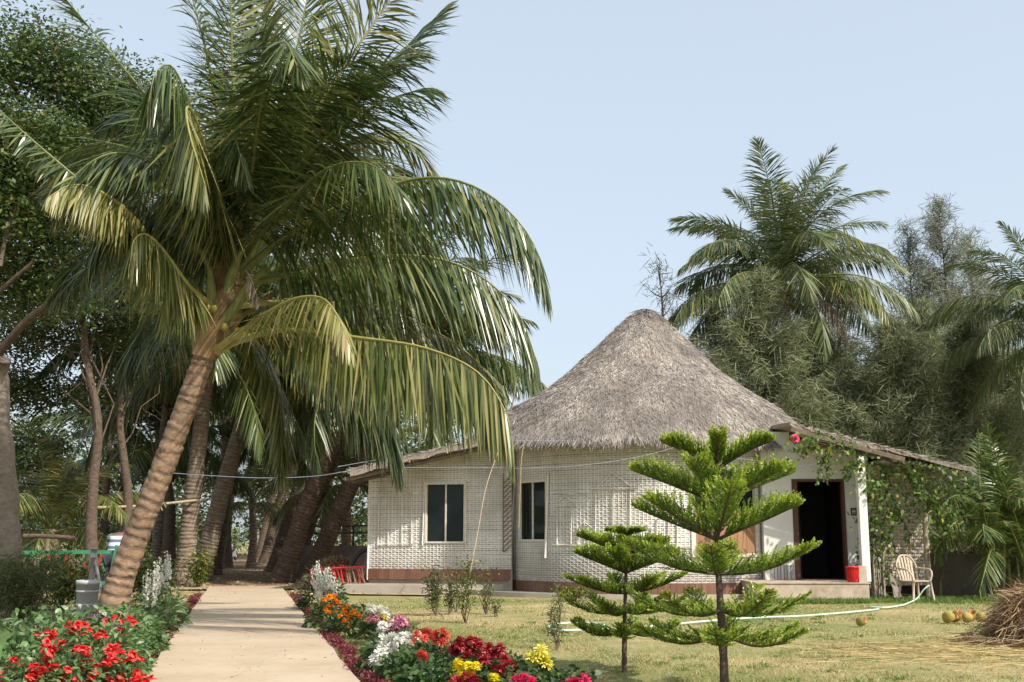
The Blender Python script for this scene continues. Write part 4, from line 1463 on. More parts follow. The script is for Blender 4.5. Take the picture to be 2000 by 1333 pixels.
def tree(label, base, trunk, r0, blobs, seed, leaf='leaf_tree', size=.13, group=None, bark='bark', n_each=60, cl=60, branches=7, name='tree', spread=.32):
    """trunk = points up the stem; blobs = (centre, radii) of the crown; uneven clumps with gaps"""
    rg = np.random.default_rng(seed)
    t = thing(name, label, 'tree', (base[0], base[1], 0), group)
    mb = MB()
    P = spline([np.asarray(base) - [0, 0, .1]] + [np.asarray(p) for p in trunk], 16)
    rad = np.linspace(r0, r0 * .45, 16) * (1 + .5 * np.exp(-np.linspace(0, 8, 16)))
    mb.tube(P + rg.normal(0, r0 * .08, P.shape), rad, 12)
    cents = []
    for (c, r) in blobs:
        v = nrm(rg.normal(0, 1, (cl, 3))) * rg.uniform(.35, 1.0, (cl, 1))
        cents.append(np.asarray(c) + v * np.asarray(r))
    cents = np.concatenate(cents)
    ends = cents[rg.choice(len(cents), min(branches * len(blobs), len(cents)), replace=False)]
    for e in ends:
        s = P[int(rg.integers(7, 16))]
        Q = branch_pts(s, e, rg)
        mb.tube(Q, np.linspace(min(r0 * .16, .05), .008, len(Q)), 6)
        for _ in range(2):
            k = int(rg.integers(2, 5))
            e2 = Q[k] + rg.normal(0, .7, 3)
            mb.tube(branch_pts(Q[k], e2, rg, 4), np.linspace(.014, .005, 4), 4)
    mb.build('trunk', M[bark], t, smooth=True)
    mb = MB()
    leaves_into(mb, cents, n_each, (spread, spread, spread * .6), size, rg)
    mb.build('crown', M[leaf], t)
    return t


WOOD = 'trees of the shady grove on the left'
b = gx(8, 20.0)
T = tree('thick-trunked tree with sawn limb stub at the left edge, wide leafy crown', b, [at(12, 960, 20), at(0, 800, 20), at(-8, 690, 20.2), at(-40, 560, 20.6)], .25,
         [(at(60, 130, 21.5), (1.3, 1.3, 1.0)), (at(190, 190, 22), (1.2, 1.4, .8)), (at(20, 300, 21), (1.5, 1.5, .9)), (at(230, 300, 22.5), (1.0, 1.4, .8)), (at(100, 420, 22.5), (1.6, 1.6, .8)), (at(-80, 200, 21), (1.5, 1.5, 1.3)), (at(0, 470, 22), (1.2, 1.2, .8)), (at(60, 560, 23), (1.3, 1.2, .7)), (at(-20, 380, 20.5), (.9, .8, .8)), (at(90, 300, 21), (1.0, 1.0, .7)), (at(300, 230, 23), (.9, 1.2, .6))],
         201, 'leaf_tree', .12, WOOD, 'bark_pale', 80, 80, 0)
mb = MB()
mb.tube([at(-4, 740, 19.95), at(4, 720, 19.8), at(9, 703, 19.7)], [.13, .12, .115], 12)
mb.build('limb_stub', M['bark_pale'], T, smooth=True)
for pts, r in (([(-30, 600, 19.8), (10, 560, 19.6), (70, 508, 19.4)], .05), ([(-10, 700, 20), (60, 620, 19.5), (150, 565, 19.2), (235, 520, 19)], .08), ([(0, 520, 20.4), (20, 430, 20.4), (60, 380, 20.5), (140, 330, 20.6)], .04)):
    mb = MB()
    Q = spline([at(*p) for p in pts], 12)
    mb.tube(Q, np.linspace(r, r * .6, 12), 8)
    mb.build('limb', M['bark'], T, smooth=True)
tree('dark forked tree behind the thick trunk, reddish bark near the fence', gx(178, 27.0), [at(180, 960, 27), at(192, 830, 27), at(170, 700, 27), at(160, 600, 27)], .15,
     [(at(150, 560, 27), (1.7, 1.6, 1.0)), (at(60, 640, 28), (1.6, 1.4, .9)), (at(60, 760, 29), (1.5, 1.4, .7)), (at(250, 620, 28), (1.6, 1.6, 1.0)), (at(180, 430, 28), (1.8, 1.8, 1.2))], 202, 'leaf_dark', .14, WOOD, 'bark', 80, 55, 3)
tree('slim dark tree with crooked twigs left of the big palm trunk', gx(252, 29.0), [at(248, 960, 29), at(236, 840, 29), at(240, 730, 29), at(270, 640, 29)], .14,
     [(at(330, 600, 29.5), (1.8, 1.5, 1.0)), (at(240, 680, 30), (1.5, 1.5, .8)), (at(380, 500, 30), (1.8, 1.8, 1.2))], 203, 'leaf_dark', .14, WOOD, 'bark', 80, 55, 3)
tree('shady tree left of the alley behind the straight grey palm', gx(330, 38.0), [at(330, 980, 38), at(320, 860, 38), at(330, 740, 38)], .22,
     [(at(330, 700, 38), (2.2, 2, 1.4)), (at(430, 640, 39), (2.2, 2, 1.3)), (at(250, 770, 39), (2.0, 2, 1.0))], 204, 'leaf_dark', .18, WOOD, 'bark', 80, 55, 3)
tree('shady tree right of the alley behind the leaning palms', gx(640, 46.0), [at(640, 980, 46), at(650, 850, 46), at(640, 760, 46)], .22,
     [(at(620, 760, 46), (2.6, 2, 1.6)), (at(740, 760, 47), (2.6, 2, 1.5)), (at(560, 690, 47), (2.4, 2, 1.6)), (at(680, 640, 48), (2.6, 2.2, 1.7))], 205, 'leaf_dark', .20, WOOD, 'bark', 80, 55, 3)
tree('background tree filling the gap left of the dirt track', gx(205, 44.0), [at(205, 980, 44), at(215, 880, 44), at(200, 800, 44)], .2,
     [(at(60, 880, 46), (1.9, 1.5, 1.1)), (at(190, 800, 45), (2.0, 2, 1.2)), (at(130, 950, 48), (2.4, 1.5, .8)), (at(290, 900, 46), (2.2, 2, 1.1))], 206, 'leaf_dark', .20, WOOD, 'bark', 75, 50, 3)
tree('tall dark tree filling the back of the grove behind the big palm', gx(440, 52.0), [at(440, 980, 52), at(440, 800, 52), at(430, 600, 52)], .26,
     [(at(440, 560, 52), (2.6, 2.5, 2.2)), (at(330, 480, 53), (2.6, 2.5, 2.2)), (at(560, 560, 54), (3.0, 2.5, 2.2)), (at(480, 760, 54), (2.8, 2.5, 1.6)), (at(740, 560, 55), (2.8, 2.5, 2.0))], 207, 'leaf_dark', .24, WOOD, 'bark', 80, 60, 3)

# the hazy wood far beyond, and the scrub behind the house: one uncountable mass each
rg = np.random.default_rng(61)
mb = MB()
cs = []
for k in range(900):
    Y = rg.uniform(76, 98)
    px = rg.uniform(-330, 1000)
    if 436 < px < 500:
        continue
    x = (px - 1000) / FPX * Y
    cs.append([x, Y, rg.uniform(.05, 1) * (9.5 + 1.5 * math.sin(x * .4) + 1.2 * math.sin(x * .9))])
leaves_into(mb, cs, 60, (.9, .9, .6), .42, rg, .6)
tag(mb.build('background_wood', M['leaf_dark']), 'dark background wood closing the grove behind the palms', 'trees', kind='stuff')
mb = MB()
cs = []
for k in range(420):
    x = rg.uniform(-75, 45)
    cs.append([x, rg.uniform(115, 135), rg.uniform(.5, 1) ** .7 * (5.5 + 2 * math.sin(x * .23) + 1.2 * math.sin(x * .9))* rg.uniform(.25, 1)])
leaves_into(mb, cs, 40, (1.0, 1.0, .7), .55, rg, .6)
tag(mb.build('far_wood', M['leaf_tree']), 'far line of trees beyond the gate and fields', 'trees', kind='stuff')
mb = MB()
cs = np.stack([rg.uniform(-36, -8.5, 330), rg.uniform(33, 62, 330), rg.uniform(.1, 1.0, 330) ** .7 * 2.2], -1)
cs = cs[(cs[:, 0] < -2.35 - .235 * (cs[:, 1] - 10.45) - 3.2)]
leaves_into(mb, cs, 60, (.5, .5, .35), .17, rg, .6)
tag(mb.build('undergrowth', M['leaf_dark']), 'low undergrowth among the trunks left of the dirt track', 'undergrowth', kind='stuff')
mb = MB()
cs = np.stack([rg.uniform(-4.5, 30, 420), rg.uniform(48, 58, 420), rg.uniform(.1, 2.8, 420)], -1)
leaves_into(mb, cs, 60, (.6, .6, .5), .2, rg, .6)
tag(mb.build('undergrowth', M['leaf_dark']), 'scrub behind the hut and the low walls', 'undergrowth', kind='stuff')


# ------------------------------------------------------------------ casuarinas behind the hut
def casuarina(label, base, h, wd, seed, dens=1.0, mat='needle', first=.12, slim=1.0, nlen=.36, lean=0.0):
    rg = np.random.default_rng(seed)
    t = thing('casuarina_tree', label, 'tree', (base[0], base[1], 0), 'casuarina trees behind the hut')
    mb = MB()
    z = np.linspace(0, 1, 14)
    P = np.asarray(base) + np.stack([.12 * np.sin(z * 5 + seed) + lean * z, .1 * np.cos(z * 4 + seed), z * h], -1)
    P[0, 2] -= .1
    mb.tube(P, np.linspace(.16, .006, 14) ** 1.0, 8)
    nb = int(80 * dens * max(h / 9, .7))
    A, B, LW, sz = [], [], [], []
    for k in range(nb):
        q = first + (1 - first) * (k + rg.uniform()) / nb
        s = np.array([np.interp(q, z, P[:, i]) for i in range(3)])
        az = rg.uniform(0, 6.28)
        L = 1.35 * wd * (np.interp(q, [0, .12, .35, .7, .9, 1], [.8, .95, 1, .66, .3, .06]) * rg.uniform(.6, 1.2)) + .2
        el = math.radians(np.interp(q, [0, .5, 1], [5, 25, 55])) + rg.normal(0, .15)
        d = np.array([math.cos(az) * math.cos(el), math.sin(az) * math.cos(el), math.sin(el)])
        tt = np.linspace(0, 1, 6)[:, None]
        Q = s + d * L * tt
        Q[:, 2] += (-.10 * L) * np.sin(tt[:, 0] * 3.0) + .12 * L * tt[:, 0] ** 2
        mb.tube(Q, np.linspace(.028, .006, 6), 4)
        m = int(165 * L / 1.2 * dens)
        u = rg.uniform(.08, 1.03, m)
        p = np.stack([np.interp(u, tt[:, 0], Q[:, i]) for i in range(3)], -1) + rg.normal(0, .17, (m, 3)) * [1, 1, .8]
        A.append(p)
        B.append(d * rg.uniform(.1, .9, m)[:, None] + rg.normal(0, .5, (m, 3)) + [0, 0, .12])
    mb.build('trunk', M['bark'], t, smooth=True)
    A, B = np.concatenate(A), np.concatenate(B)
    n = len(A)
    mb = MB()
    mb.blades(A, B, nlen * rg.uniform(.5, 1.25, n), .025 * slim, None, .35, 1, [1, .35], rg=rg)
    mb.build('crown', M[mat], t)
    return t


def cas(label, px, py, Y, wd, seed, **k):
    tip = at(px, py, Y)
    return casuarina(label, np.array([tip[0], Y, 0]), tip[2], wd, seed, **k)


cas('tallest casuarina, airy grey-green top against the sky at right', 1836, 398, 47, 1.9, 301, dens=.85, mat='needle_far', first=.25)
cas('tall casuarina just left of the tallest one, thin top', 1775, 440, 48, 1.5, 302, dens=.7, mat='needle_far', first=.25)
cas('tall casuarina right of the tallest one, reddish stem showing', 1895, 455, 48, 1.6, 303, dens=.7, mat='needle_far', first=.25)
cas('olive casuarina straight behind the right slope of the thatched roof', 1478, 545, 34, 1.75, 304, dens=1.5)
cas('bushy casuarina behind the porch roof, left of the two rounded ones', 1742, 640, 35, 1.7, 305, dens=1.7)
cas('rounded casuarina right of the porch roof end', 1880, 655, 36, 1.9, 306, dens=1.7)
cas('wispy young casuarina top just right of the roof apex', 1292, 505, 38, .95, 307, dens=.4, mat='needle_far', first=.3)
cas('shaded casuarina under the tall coconut palm', 1610, 640, 40, 1.7, 308, dens=1.4)
cas('casuarina at the right edge behind the feather palm', 1985, 700, 38, 1.8, 309, dens=1.5)
cas('low casuarina filling the gap between the rounded ones', 1812, 720, 40, 1.7, 310, dens=1.5)
cas('low casuarina right of the thatched roof beside the palm trunk', 1660, 720, 37, 1.5, 311, dens=1.5)
cas('wispy casuarina top peeping left of the tall palm fronds', 1390, 600, 40, 1.2, 312, dens=1.0)
cas('thin casuarina behind the tall palm, only its tip clear', 1622, 430, 46, .9, 313, dens=.6, mat='needle_far', first=.4)
cas('casuarina between the roof slope and the shaded one', 1555, 660, 42, 1.8, 314, dens=1.3)
cas('casuarina behind the tall ones, far right and hazy', 1940, 560, 50, 1.9, 315, dens=.9, mat='needle_far')
cas('casuarina low behind the porch roof start', 1600, 760, 36, 1.5, 316, dens=1.4)
cas('casuarina behind the rounded pair, lower than the tallest', 1800, 600, 44, 1.9, 317, dens=1.1)
# ------------------------------------------------------------------ the two araucarias on the lawn
def araucaria(label, base, trunk_pts, tiers, seed, r0=.035):
    """tiers = (height, reach, rise of the tip, number of branches, tilt spread)"""
    rg = np.random.default_rng(seed)
    t = thing('araucaria_tree', label, 'tree', (base[0], base[1], 0), 'young araucarias on the lawn')
    mb = MB()
    P = spline([np.asarray(base) - [0, 0, .05]] + [np.asarray(p) for p in trunk_pts], 30)
    rad = np.linspace(r0, r0 * .25, 30) * (1 + rg.normal(0, .06, 30))
    mb.tube(P, rad, 10)
    mb.build('trunk', M['bark'], t, smooth=True)
    z = P[:, 2]
    for (h, reach, rise, nb, drp, az0, dens) in tiers:
        s = np.array([np.interp(h, z, P[:, i]) for i in range(3)])
        for k in range(nb):
            az = az0 + k * 2 * math.pi / nb + rg.normal(0, .10)
            L = reach * rg.uniform(.88, 1.08)
            tt = np.linspace(0, 1, 9)
            hd = np.array([math.cos(az), math.sin(az), 0])
            Q = s + hd[None] * (L * tt)[:, None]
            Q[:, 2] += rise * (1 + rg.normal(0, .1)) * tt ** .9 - drp * L * np.sin(tt * math.pi) * .5
            mb = MB()
            mb.tube(Q, np.linspace(r0 * .38, .004, 9), 6, 1)
            S = np.array([-hd[1], hd[0], 0])
            # flat rows of rope-like side shoots, longest in the middle
            ns = int(36 * dens)
            for sg in (-1, 1):
                u = np.linspace(.10, .985, ns)
                p = np.stack([np.interp(u, tt, Q[:, i]) for i in range(3)], -1)
                sl = (L * (.36 if drp < .06 else .29)) * np.interp(u, [0, .15, .5, .85, 1], [.35, .8, 1, .6, .12]) * rg.uniform(.85, 1.1, ns)
                d = S * sg * .55 + hd * .62 + np.stack([0 * u, 0 * u, (.8 if drp < .06 else .7) + rg.normal(0, .12, ns) - 1.3 * drp], -1)
                d = nrm(d + rg.normal(0, .09, (ns, 3)))
                # each shoot: a core and short incurved needles all round
                for i in range(ns):
                    m = 32
                    v = np.linspace(0, 1, m)
                    c = p[i] + d[i] * (sl[i] * v)[:, None]
                    c[:, 2] += .12 * sl[i] * v ** 2
                    a = rg.uniform(0, 6.28, m)
                    e1 = nrm(np.cross(d[i], [0, 0, 1.0]))
                    e2 = np.cross(e1, d[i])
                    nd = d[i] * .95 + (e1 * np.cos(a)[:, None] + e2 * np.sin(a)[:, None]) * .62
                    nl = .026 * (1 - .3 * v)
                    tip = (v > .72) | (u[i] > .88)
                    for mi, msk in ((0, ~tip), (2, tip)):
                        if msk.any():
                            mb.blades(c[msk], nd[msk], nl[msk], .012, None, 0, 1, [1, .35], mi, rg)
            mb.build('branch', [M['araucaria'], M['bark'], M['araucaria_tip']], t)
    return t


def hz(px, py, Y):
    return at(px, py, Y)[2]


YA = 9.6
b = gx(1416, YA)
araucaria('taller young araucaria with tiered bright green branches, in front of the porch', b, [at(1412, 1260, YA), at(1405, 1150, YA), at(1400, 1040, YA), at(1402, 960, YA), at(1398, 880, YA)],
          [(hz(1400, 1238, YA), .74, .08, 6, .30, .3, .7), (hz(1400, 1192, YA), .80, .16, 6, .32, .8, .75), (hz(1400, 1122, YA), .86, .26, 6, .20, .15, .95), (hz(1400, 1055, YA), .84, .34, 6, .04, .5, 1.1),
           (hz(1400, 985, YA), .74, .28, 6, .0, .1, 1.15), (hz(1400, 918, YA), .50, .24, 6, -.05, .4, 1.1)], 401, .042)
YS = 11.3
b = gx(1219, YS)
araucaria('smaller young araucaria standing left of the taller one', b, [at(1220, 1230, YS), at(1222, 1140, YS), at(1224, 1075, YS), at(1224, 1040, YS)],
          [(hz(1220, 1232, YS), .58, .10, 6, .32, .5, .6), (hz(1220, 1195, YS), .62, .16, 6, .30, .05, .65), (hz(1220, 1160, YS), .60, .18, 6, .15, .7, .8), (hz(1220, 1120, YS), .55, .20, 6, .03, .2, .9),
           (hz(1220, 1088, YS), .46, .17, 5, -.02, .45, .9), (hz(1220, 1045, YS), .20, .04, 5, .0, .3, .4)], 402, .03)

# ------------------------------------------------------------------ flowers
def head_mesh(kind, col, rg):
    mb = MB()
    if kind == 'mum':         # dense globe of narrow petals
        for ring, (n, el, L) in enumerate(((18, -8, .045), (18, 14, .05), (16, 38, .048), (12, 60, .045), (6, 82, .04))):
            a = np.linspace(0, 6.28, n, endpoint=False) + rg.uniform(0, 1)
            e = math.radians(el)
            D = np.stack([np.cos(a) * math.cos(e), np.sin(a) * math.cos(e), np.full(n, math.sin(e))], -1) + rg.normal(0, .12, (n, 3))
            mb.blades(np.zeros((n, 3)), D, L * rg.uniform(.85, 1.15, n), .013, np.stack([-np.sin(a), np.cos(a), 0 * a], -1), .25, 2, [.5, 1, .55], 0, rg)
    elif kind == 'marigold':
        for ring, (n, el, L) in enumerate(((12, 0, .036), (12, 30, .036), (9, 58, .032), (5, 82, .03))):
            a = np.linspace(0, 6.28, n, endpoint=False) + rg.uniform(0, 1)
            e = math.radians(el)
            D = np.stack([np.cos(a) * math.cos(e), np.sin(a) * math.cos(e), np.full(n, math.sin(e))], -1) + rg.normal(0, .15, (n, 3))
            mb.blades(np.zeros((n, 3)), D, L, .02, np.stack([-np.sin(a), np.cos(a), 0 * a], -1), .2, 2, [.5, 1, .9], 0, rg)
    elif kind == 'floppy':    # loose red balsam blossom: broad ruffled petals
        for (n, el, L, w) in ((6, 10, .052, .052), (5, 45, .042, .044), (3, 75, .034, .034)):
            a = np.linspace(0, 6.28, n, endpoint=False) + rg.uniform(0, 1)
            e = math.radians(el)
            D = np.stack([np.cos(a) * math.cos(e), np.sin(a) * math.cos(e), np.full(n, math.sin(e))], -1) + rg.normal(0, .22, (n, 3))
            mb.blades(np.zeros((n, 3)), D, L, w, np.stack([-np.sin(a), np.cos(a), 0 * a], -1) + rg.normal(0, .3, (n, 3)), .3, 3, [.25, .8, 1, .5], 0, rg)
    elif kind == 'spike':     # upright spike of small white blossoms
        n = 46
        v = np.sort(rg.uniform(0, 1, n))
        a = rg.uniform(0, 6.28, n)
        P = np.stack([.018 * np.cos(a), .018 * np.sin(a), v * .34], -1)
        for q in range(3):
            D = np.stack([np.cos(a), np.sin(a), np.full(n, .3)], -1) + rg.normal(0, .6, (n, 3))
            mb.blades(P, D, .036 * (1.1 - .6 * v), .03 * (1.1 - .6 * v), None, .1, 2, [.4, 1, .6], 0, rg)
    return mb.mesh('flower', M['fl_' + col])


_rg = np.random.default_rng(500)
HEADS = {}


def head(kind, col):
    k = (kind, col)
    if k not in HEADS:
        HEADS[k] = [head_mesh(kind, col, _rg) for _ in range(2)]
    return HEADS[k][int(_rg.integers(2))]


def plant(name, label, base, h, rad, n, leaf, size, flowers, seed, group=None, aspect=.42, cat='plant', up=.3, bot=.08):
    """a bushy plant: leaves on thin stems filling a dome, flower heads as parts of their own"""
    rg = np.random.default_rng(seed)
    base = np.asarray(base, float)
    t = thing(name, label, cat, (base[0], base[1], 0), group)
    mb = MB()
    v = nrm(rg.normal(0, 1, (n, 3)) * [1, 1, .8])
    v[:, 2] = np.abs(v[:, 2])
    q = rg.uniform(.35, 1.0, n) ** .6
    P = base * [1, 1, 0] + v * q[:, None] * [rad, rad, h * .95] + [0, 0, bot]
    D = v * [1, 1, .5] + rg.normal(0, .55, (n, 3)) + [0, 0, up]
    mb.blades(P, D, size * rg.uniform(.6, 1.25, n), size * aspect * rg.uniform(.8, 1.2, n), rg.normal(0, 1, (n, 3)) * [1, 1, .3], .35, 3, [.2, 1, .8, .08], 0, rg)
    for k in range(10):
        e = P[int(rg.integers(n))]
        mb.tube([base * [1, 1, 0] + rg.normal(0, .02, 3) * [1, 1, 0] - [0, 0, .02], (base * [1, 1, 0] + e) / 2 + [0, 0, .05], e], [.008, .006, .003], 4, 0)
    mb.build('foliage', M[leaf], t)
    for (kind, col, p, s) in flowers:
        p = np.asarray(p)
        o = inst('flower', head(kind, col), t, p - wloc(t), (rg.normal(.3, .35) if kind != 'spike' else rg.normal(0, .08), rg.normal(0, .3) if kind != 'spike' else rg.normal(0, .08), rg.uniform(0, 6.28)), s)
    return t


def fl(kind, col, pts, Y, s, jit=.06):
    if col in ('white', 'pink') and kind == 'mum':
        pts = list(pts) + [(x + _rg.normal(0, 7), y + _rg.normal(0, 5)) for x, y in pts]
        s *= 1.15
    return [(kind, col, at(x + _rg.normal(0, 1.5), y + _rg.normal(0, 1.5), Y + _rg.uniform(-jit, jit)), s * _rg.uniform(.85, 1.15)) for x, y in pts]


# left bed: red balsams in front of leafy plants
reds = [(100, 1243), (92, 1236), (108, 1250), (98, 1262), (145, 1222), (152, 1227), (140, 1230), (182, 1232), (190, 1240), (198, 1236), (165, 1220), (225, 1206), (218, 1262), (226, 1268), (212, 1272), (232, 1258),
        (160, 1268), (168, 1275), (152, 1266), (255, 1282), (262, 1285), (248, 1290), (200, 1295), (210, 1300), (192, 1303), (205, 1310), (180, 1312), (90, 1290), (95, 1300), (85, 1308), (15, 1308), (20, 1318), (12, 1325),
        (60, 1322), (70, 1328), (50, 1330), (75, 1318), (230, 1325), (240, 1330), (222, 1330), (270, 1322), (275, 1330), (262, 1330), (120, 1302), (122, 1325), (110, 1332), (145, 1328), (170, 1330), (190, 1332), (36, 1296),
        (100, 1275), (135, 1248), (258, 1210), (245, 1240), (230, 1290), (285, 1325), (5, 1330), (178, 1290), (212, 1325), (158, 1305), (88, 1265), (64, 1304)]
bedL = [  # px, Y, height, radius, red flowers?
    (20, 9.4, .42, .34), (75, 9.0, .36, .34), (125, 9.1, .36, .32), (180, 9.2, .36, .32), (222, 9.3, .30, .24), (95, 10.0, .52, .36), (150, 10.2, .50, .36), (205, 10.3, .46, .34), (238, 10.6, .36, .26),
    (60, 11.2, .56, .40), (125, 11.6, .56, .42), (190, 11.8, .54, .42), (232, 12.0, .55, .36), (20, 10.6, .45, .36), (272, 12.8, .40, .28)]
cent = np.array([[px, 0] for px, *_ in bedL])
words = ['front left corner', 'front, second from the left edge', 'front, third from the left edge', 'front, fourth from the left edge', 'front, next to the path border', 'second row, thickest red cluster', 'second row, middle',
         'second row, right of the middle', 'second row, beside the path border', 'behind the tallest red blossoms', 'below the white bucket', 'right of the white bucket', 'at the foot of the big palm', 'at the left edge, second row', 'under the white flower spikes']
FL = {i: [] for i in range(len(bedL))}
for (x, y) in reds:
    # the plant whose flowers can be seen there: match column and expected top row
    best = min(range(9), key=lambda i: abs(bedL[i][0] - x) + abs((666.5 + FPX * math.tan(PITCH - math.atan((bedL[i][2] - CAMH) / bedL[i][1]))) - y) * 1.0)
    Y = bedL[best][1] - .12
    FL[best] += fl('floppy', 'red', [(x, y), (x + _rg.normal(0, 8), y + _rg.normal(0, 6)), (x + _rg.normal(0, 8), y + _rg.normal(0, 7))], Y, .72, .14)
for i in (9, 10, 11):
    pass
FL[11] += fl('mum', 'purple', [(183, 1203), (192, 1200), (205, 1206), (228, 1222)], 11.0, .45)
for i, (px, Y, h, r) in enumerate(bedL):
    has = bool(FL[i])
    plant('balsam_plant' if i < 9 else 'leafy_bed_plant', ('red-flowered balsam plant in the left bed, ' if has and i < 9 else 'leafy green bed plant, ') + words[i], gx(px, Y), h, r, 520 if i < 9 else 700,
          'bed_leaf', .085 if i < 9 else .105, FL[i], 510 + i, 'plants in the left flower bed', .36)
plant('broad_leaf_plant', 'broad-leaved plant at the left edge of the flower bed', gx(12, 9.9), .36, .26, 60, 'bed_leaf', .26, [], 540, 'plants in the left flower bed', .75)
plant('stock_plant', 'white flower spikes in the left bed beside the path', gx(300, 15.5), .62, .34, 420, 'bed_leaf', .14,
      fl('spike', 'white', [(284, 1165), (290, 1155), (296, 1160), (302, 1150), (306, 1142), (290, 1178), (298, 1172), (310, 1135), (286, 1186), (308, 1162), (300, 1182)], 15.3, .85, .15), 541, 'white flower spikes', .26)
plant('stock_plant', 'taller thin white flower spike behind the left white cluster', gx(330, 16.6), .5, .26, 260, 'bed_leaf', .13,
      fl('spike', 'white', [(328, 1116), (326, 1130), (330, 1124), (325, 1145)], 16.5, .8, .1), 542, 'white flower spikes', .26)
plant('stock_plant', 'white flower spikes beyond the marigolds, right of the path', gx(628, 20.5), .72, .42, 420, 'mum_leaf', .16,
      fl('spike', 'white', [(612, 1158), (618, 1150), (624, 1160), (630, 1148), (636, 1156), (642, 1150), (648, 1158), (620, 1168), (632, 1170), (644, 1166), (615, 1140), (626, 1136), (640, 1142), (650, 1172), (655, 1178)], 20.2, 1.05, .2), 543, 'white flower spikes', .26)
MG = [(632, 1172), (640, 1168), (648, 1166), (655, 1174), (640, 1182), (650, 1184), (662, 1178), (668, 1184), (660, 1192), (672, 1190), (680, 1186), (648, 1196), (640, 1200), (664, 1202), (676, 1200), (686, 1196), (694, 1192), (700, 1200), (684, 1208), (672, 1212), (692, 1206), (704, 1208), (680, 1224), (635, 1190), (658, 1166)]
plant('marigold_plant', 'orange marigold bush in the right bed, nearer the white spikes', gx(652, 16.2), .40, .40, 420, 'mum_leaf', .10, fl('marigold', 'orange', [p for p in MG if p[0] < 664], 15.9, 1.25, .2), 544, 'marigolds right of the path', .35)
plant('marigold_plant', 'orange marigold bush beside the white chrysanthemums', gx(688, 15.2), .36, .38, 420, 'mum_leaf', .10, fl('marigold', 'orange', [p for p in MG if p[0] >= 664], 14.9, 1.2, .2), 545, 'marigolds right of the path', .35)
MUM = 'chrysanthemums in the right bed'


def mums(label, px, Y, h, r, flw, seed, n=380, leaf='mum_leaf'):
    return plant('chrysanthemum_plant', label, gx(px, Y), h * .84, r * .82, n, leaf, .075, flw, seed, MUM, .55)


mums('white chrysanthemums with a few yellow heads behind the pink ones', 738, 14.2, .42, .34,
     fl('mum', 'white', [(722, 1184), (732, 1188), (742, 1192), (755, 1200), (726, 1192)], 13.9, 1.05) + fl('mum', 'yellow', [(744, 1198), (750, 1206), (754, 1214), (713, 1212)], 13.85, .9) + fl('mum', 'pink', [(730, 1204), (722, 1208), (738, 1210)], 13.85, .8), 551)
mums('pink and white chrysanthemums left of the coral ones', 775, 12.6, .40, .34,
     fl('mum', 'pink', [(768, 1218), (778, 1222), (786, 1216), (772, 1232), (784, 1232), (790, 1226), (764, 1238), (776, 1242), (780, 1212), (765, 1226)], 12.3, 1.15)
     + fl('mum', 'white', [(748, 1222), (756, 1230), (745, 1230), (752, 1238), (768, 1220)], 12.3, 1.05), 552)
mums('two big white chrysanthemum heads low at the front of the bed', 750, 10.9, .38, .30,
     fl('mum', 'white', [(742, 1278), (738, 1288), (740, 1296), (744, 1284), (752, 1262), (760, 1256), (750, 1258), (766, 1252)], 10.6, 1.25), 553)
mums('single white chrysanthemum head among coral ones', 800, 11.8, .36, .30, fl('mum', 'white', [(795, 1246), (800, 1248), (793, 1252)], 11.5, 1.2) + fl('mum', 'coral', [(812, 1238), (818, 1246), (808, 1252)], 11.5, 1.0), 554)
mums('coral red chrysanthemums in the middle of the bed', 848, 11.0, .36, .34, fl('mum', 'coral', [(850, 1240), (852, 1252), (858, 1256), (866, 1232), (870, 1238), (846, 1246), (862, 1248), (872, 1246), (828, 1246), (832, 1234)], 10.7, 1.05), 555)
mums('green chrysanthemum bush with one coral head, front of the bed', 800, 10.2, .30, .36, fl('mum', 'coral', [(825, 1282), (822, 1278)], 9.9, 1.0), 556, 480)
mums('green chrysanthemum bush at the bottom edge of the picture', 842, 9.5, .24, .36, fl('mum', 'yellow', [(878, 1312), (862, 1328)], 9.2, .8), 557, 480)
mums('dark red chrysanthemums, largest cluster of the bed', 915, 10.3, .36, .38,
     fl('mum', 'crimson', [(898, 1254), (908, 1258), (918, 1250), (928, 1252), (936, 1256), (905, 1268), (916, 1266), (926, 1268), (934, 1270), (892, 1272), (912, 1282), (922, 1278), (940, 1262), (886, 1266), (930, 1260), (900, 1262)], 10.0, 1.2), 558)
mums('dark red chrysanthemums with white tips, right of the largest cluster', 965, 9.9, .34, .36,
     fl('mum', 'crimson', [(956, 1264), (952, 1270), (972, 1272), (978, 1262), (966, 1280), (945, 1288), (950, 1294), (940, 1284), (976, 1306), (970, 1310), (998, 1298), (992, 1304), (1000, 1308), (985, 1288)], 9.6, 1.2), 559)
mums('yellow and maroon chrysanthemums at the bottom edge', 915, 9.0, .28, .32,
     fl('mum', 'yellow', [(893, 1296), (898, 1300), (914, 1302), (922, 1306), (926, 1300), (918, 1310), (905, 1320), (960, 1322), (966, 1326), (900, 1316)], 8.75, 1.0) + fl('mum', 'crimson', [(910, 1322), (918, 1326), (898, 1326), (924, 1330), (890, 1330)], 8.7, 1.1), 560)
mums('tall lemon yellow chrysanthemum with three large heads', 1050, 9.6, .34, .20, fl('mum', 'lemon', [(1036, 1286), (1044, 1292), (1052, 1290), (1060, 1286), (1062, 1276), (1058, 1270), (1048, 1282), (1040, 1280), (1068, 1296)], 9.5, 1.45), 561, 200)
mums('magenta chrysanthemums cut off by the bottom edge, centre', 1022, 8.9, .30, .26, fl('mum', 'magenta', [(1008, 1328), (1018, 1322), (1028, 1326), (1036, 1330), (1014, 1334), (1024, 1336)], 8.7, 1.15), 562, 220)
